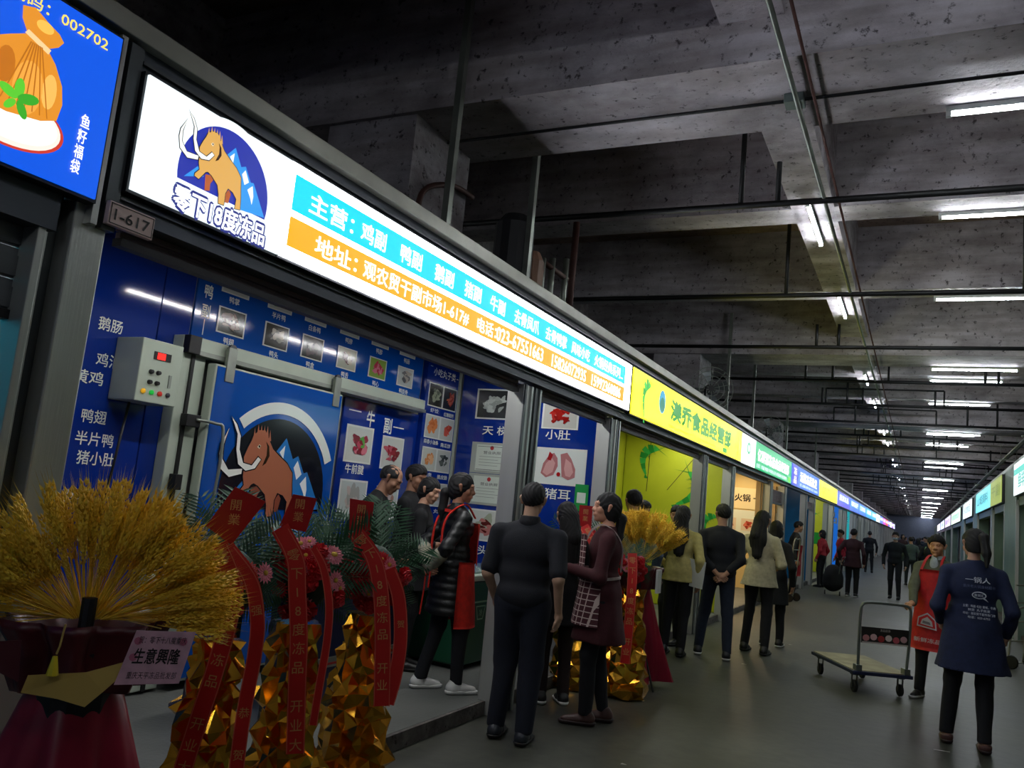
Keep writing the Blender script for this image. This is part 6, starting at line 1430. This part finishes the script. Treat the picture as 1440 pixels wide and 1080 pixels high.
MB().tube(spline([(-.24, -.49, .23), (-.25, -.51, .5), (-.25, -.53, .80), (-.235, -.535, .865), (-.19, -.54, .89), (0, -.54, .895), (.19, -.54, .89), (.235, -.535, .865), (.25, -.53, .80), (.25, -.51, .5), (.24, -.49, .23)], 4), .014, 10).build('handle', HS, pt_, F4, smooth=True)
for x in (-.24, .24): MB().box((x-.03, -.52, .225), (x+.03, -.44, .285)).build('hinge', HS, pt_, F4, bev=.005)
MB().box((-.235, -.53, .50), (.235, -.522, .655)).build('handle_panel', mat('dark panel', '1c1a18', .5), pt_, F4)
Fp = F4 @ Matrix(((1, 0, 0, 0), (0, 0, -1, -.531), (0, 1, 0, 0), (0, 0, 0, 1)))
for i in range(6): poly('panel_print', [circ(-.19 + i*.075, .55 + .012*(i % 2), .035, 9, sy=.9)], mat('print ' + ['c88888', 'd8b0b0', 'a03030', 'd8c8c0', 'c86068', 'b89090'][i], ['c88888', 'd8b0b0', 'a03030', 'd8c8c0', 'c86068', 'b89090'][i], .4), Fp, pt_, .001 + i*.0002)
rect('panel_print', -.23, .50, .23, .515, mat('panel strip', 'b8b0a8', .5), Fp, pt_, .002, .001); lettering('lettering', '冻品副食', 0, .632, .025, mat('panel strip', 'b8b0a8', .5), Fp, pt_, .02, .002)

# ---------------------------------------------------------------- other trolleys, litter
tbg = thing('trolley_bag', 'black shopping trolley bag with small wheels beside the burgundy-coated shopper', 'bag', (-1.88, 22.25, 0))
v, q = sdf([('e', (0, 0, .42), (.24, .19, .32)), ('e', (0, 0, .25), (.23, .18, .16))], .03, .05, folds(.012, 4)); me = bpy.data.meshes.new('bag_body'); me.from_pydata(v.tolist(), [], [tuple(int(i) for i in f) for f in q]); link('bag_body', me, cloth('0e0e10'), tbg, wm(tbg), True)
MB().tube(spline([(.1, -.1, .2), (.16, -.14, .75), (.2, -.16, .92), (.28, -.16, .95)], 3), .012, 6).build('handle', HS, tbg, wm(tbg))
for x in (-.17, .17): MB().lathe([(0, -.015), (.055, -.015), (.055, .015), (0, .015)], 14).build('wheel', BLACK, tbg, wm(tbg) @ Matrix.Translation((x, -.1, .056)) @ Matrix.Rotation(PI/2, 4, 'Y'))
def hand_trolley(label, x, y, rz, h=1.25, m=GALV):
    t = thing('hand_trolley', label, 'trolley', (x, y, 0), rz); W = wm(t)
    MB().tube(spline([(-.2, 0, .08), (-.2, -.05, .6), (-.2, -.10, h), (0, -.11, h + .05), (.2, -.10, h), (.2, -.05, .6), (.2, 0, .08)], 4), .013, 7).build('frame', m, t, W, smooth=True)
    for z in (.35, .6, .85, 1.08): MB().tube([(-.2, -.05*z/.6, z), (.2, -.05*z/.6, z)], .010, 6).build('rung', m, t, W)
    MB().box((-.22, 0, .05), (.22, .26, .06)).build('toe_plate', m, t, W)
    for s in (-1, 1): MB().lathe([(0, -.02), (.08, -.02), (.09, 0), (.08, .02), (0, .02)], 16).build('wheel', BLACK, t, W @ Matrix.Translation((s*.24, -.06, .09)) @ Matrix.Rotation(PI/2, 4, 'Y'))
hand_trolley('tall aluminium hand trolley beside the porter at the teal stall', -2.42, 18.7, D(80))
hand_trolley('steel hand trolley parked against the right row pillar', 1.18, 13.2, D(60), .75)
ls = tag(MB().box((-.055, -.003, 0), (.055, .003, .003)).build('litter_stick', mat('white plastic', 'd8d8d8', .5), None, Matrix.Translation((.19, 7.35, .001)) @ Matrix.Rotation(D(10), 4, 'Z')), 'thin white plastic stick lying on the floor near the navy smock', 'litter')
for i, (x, y, r) in enumerate(((-1.6, 5.2, .02), (-1.7, 9.7, .03), (-1.5, 11.9, .025))):
    tag(MB().add([(-r, -r*.5, .002), (r, -r*.4, .004), (r*.8, r*.5, .002), (-r*.7, r*.6, .005)], [(0, 1, 2, 3)]).build('paper_scrap', mat('paper scrap', 'a8a8a0', .7), None, Matrix.Translation((x, y, .001))), ['small paper scrap on the floor near the dark-shirted man', 'paper scrap on the floor in front of the jeans-wearing man', 'paper scrap on the floor near the long black coat'][i], 'litter')
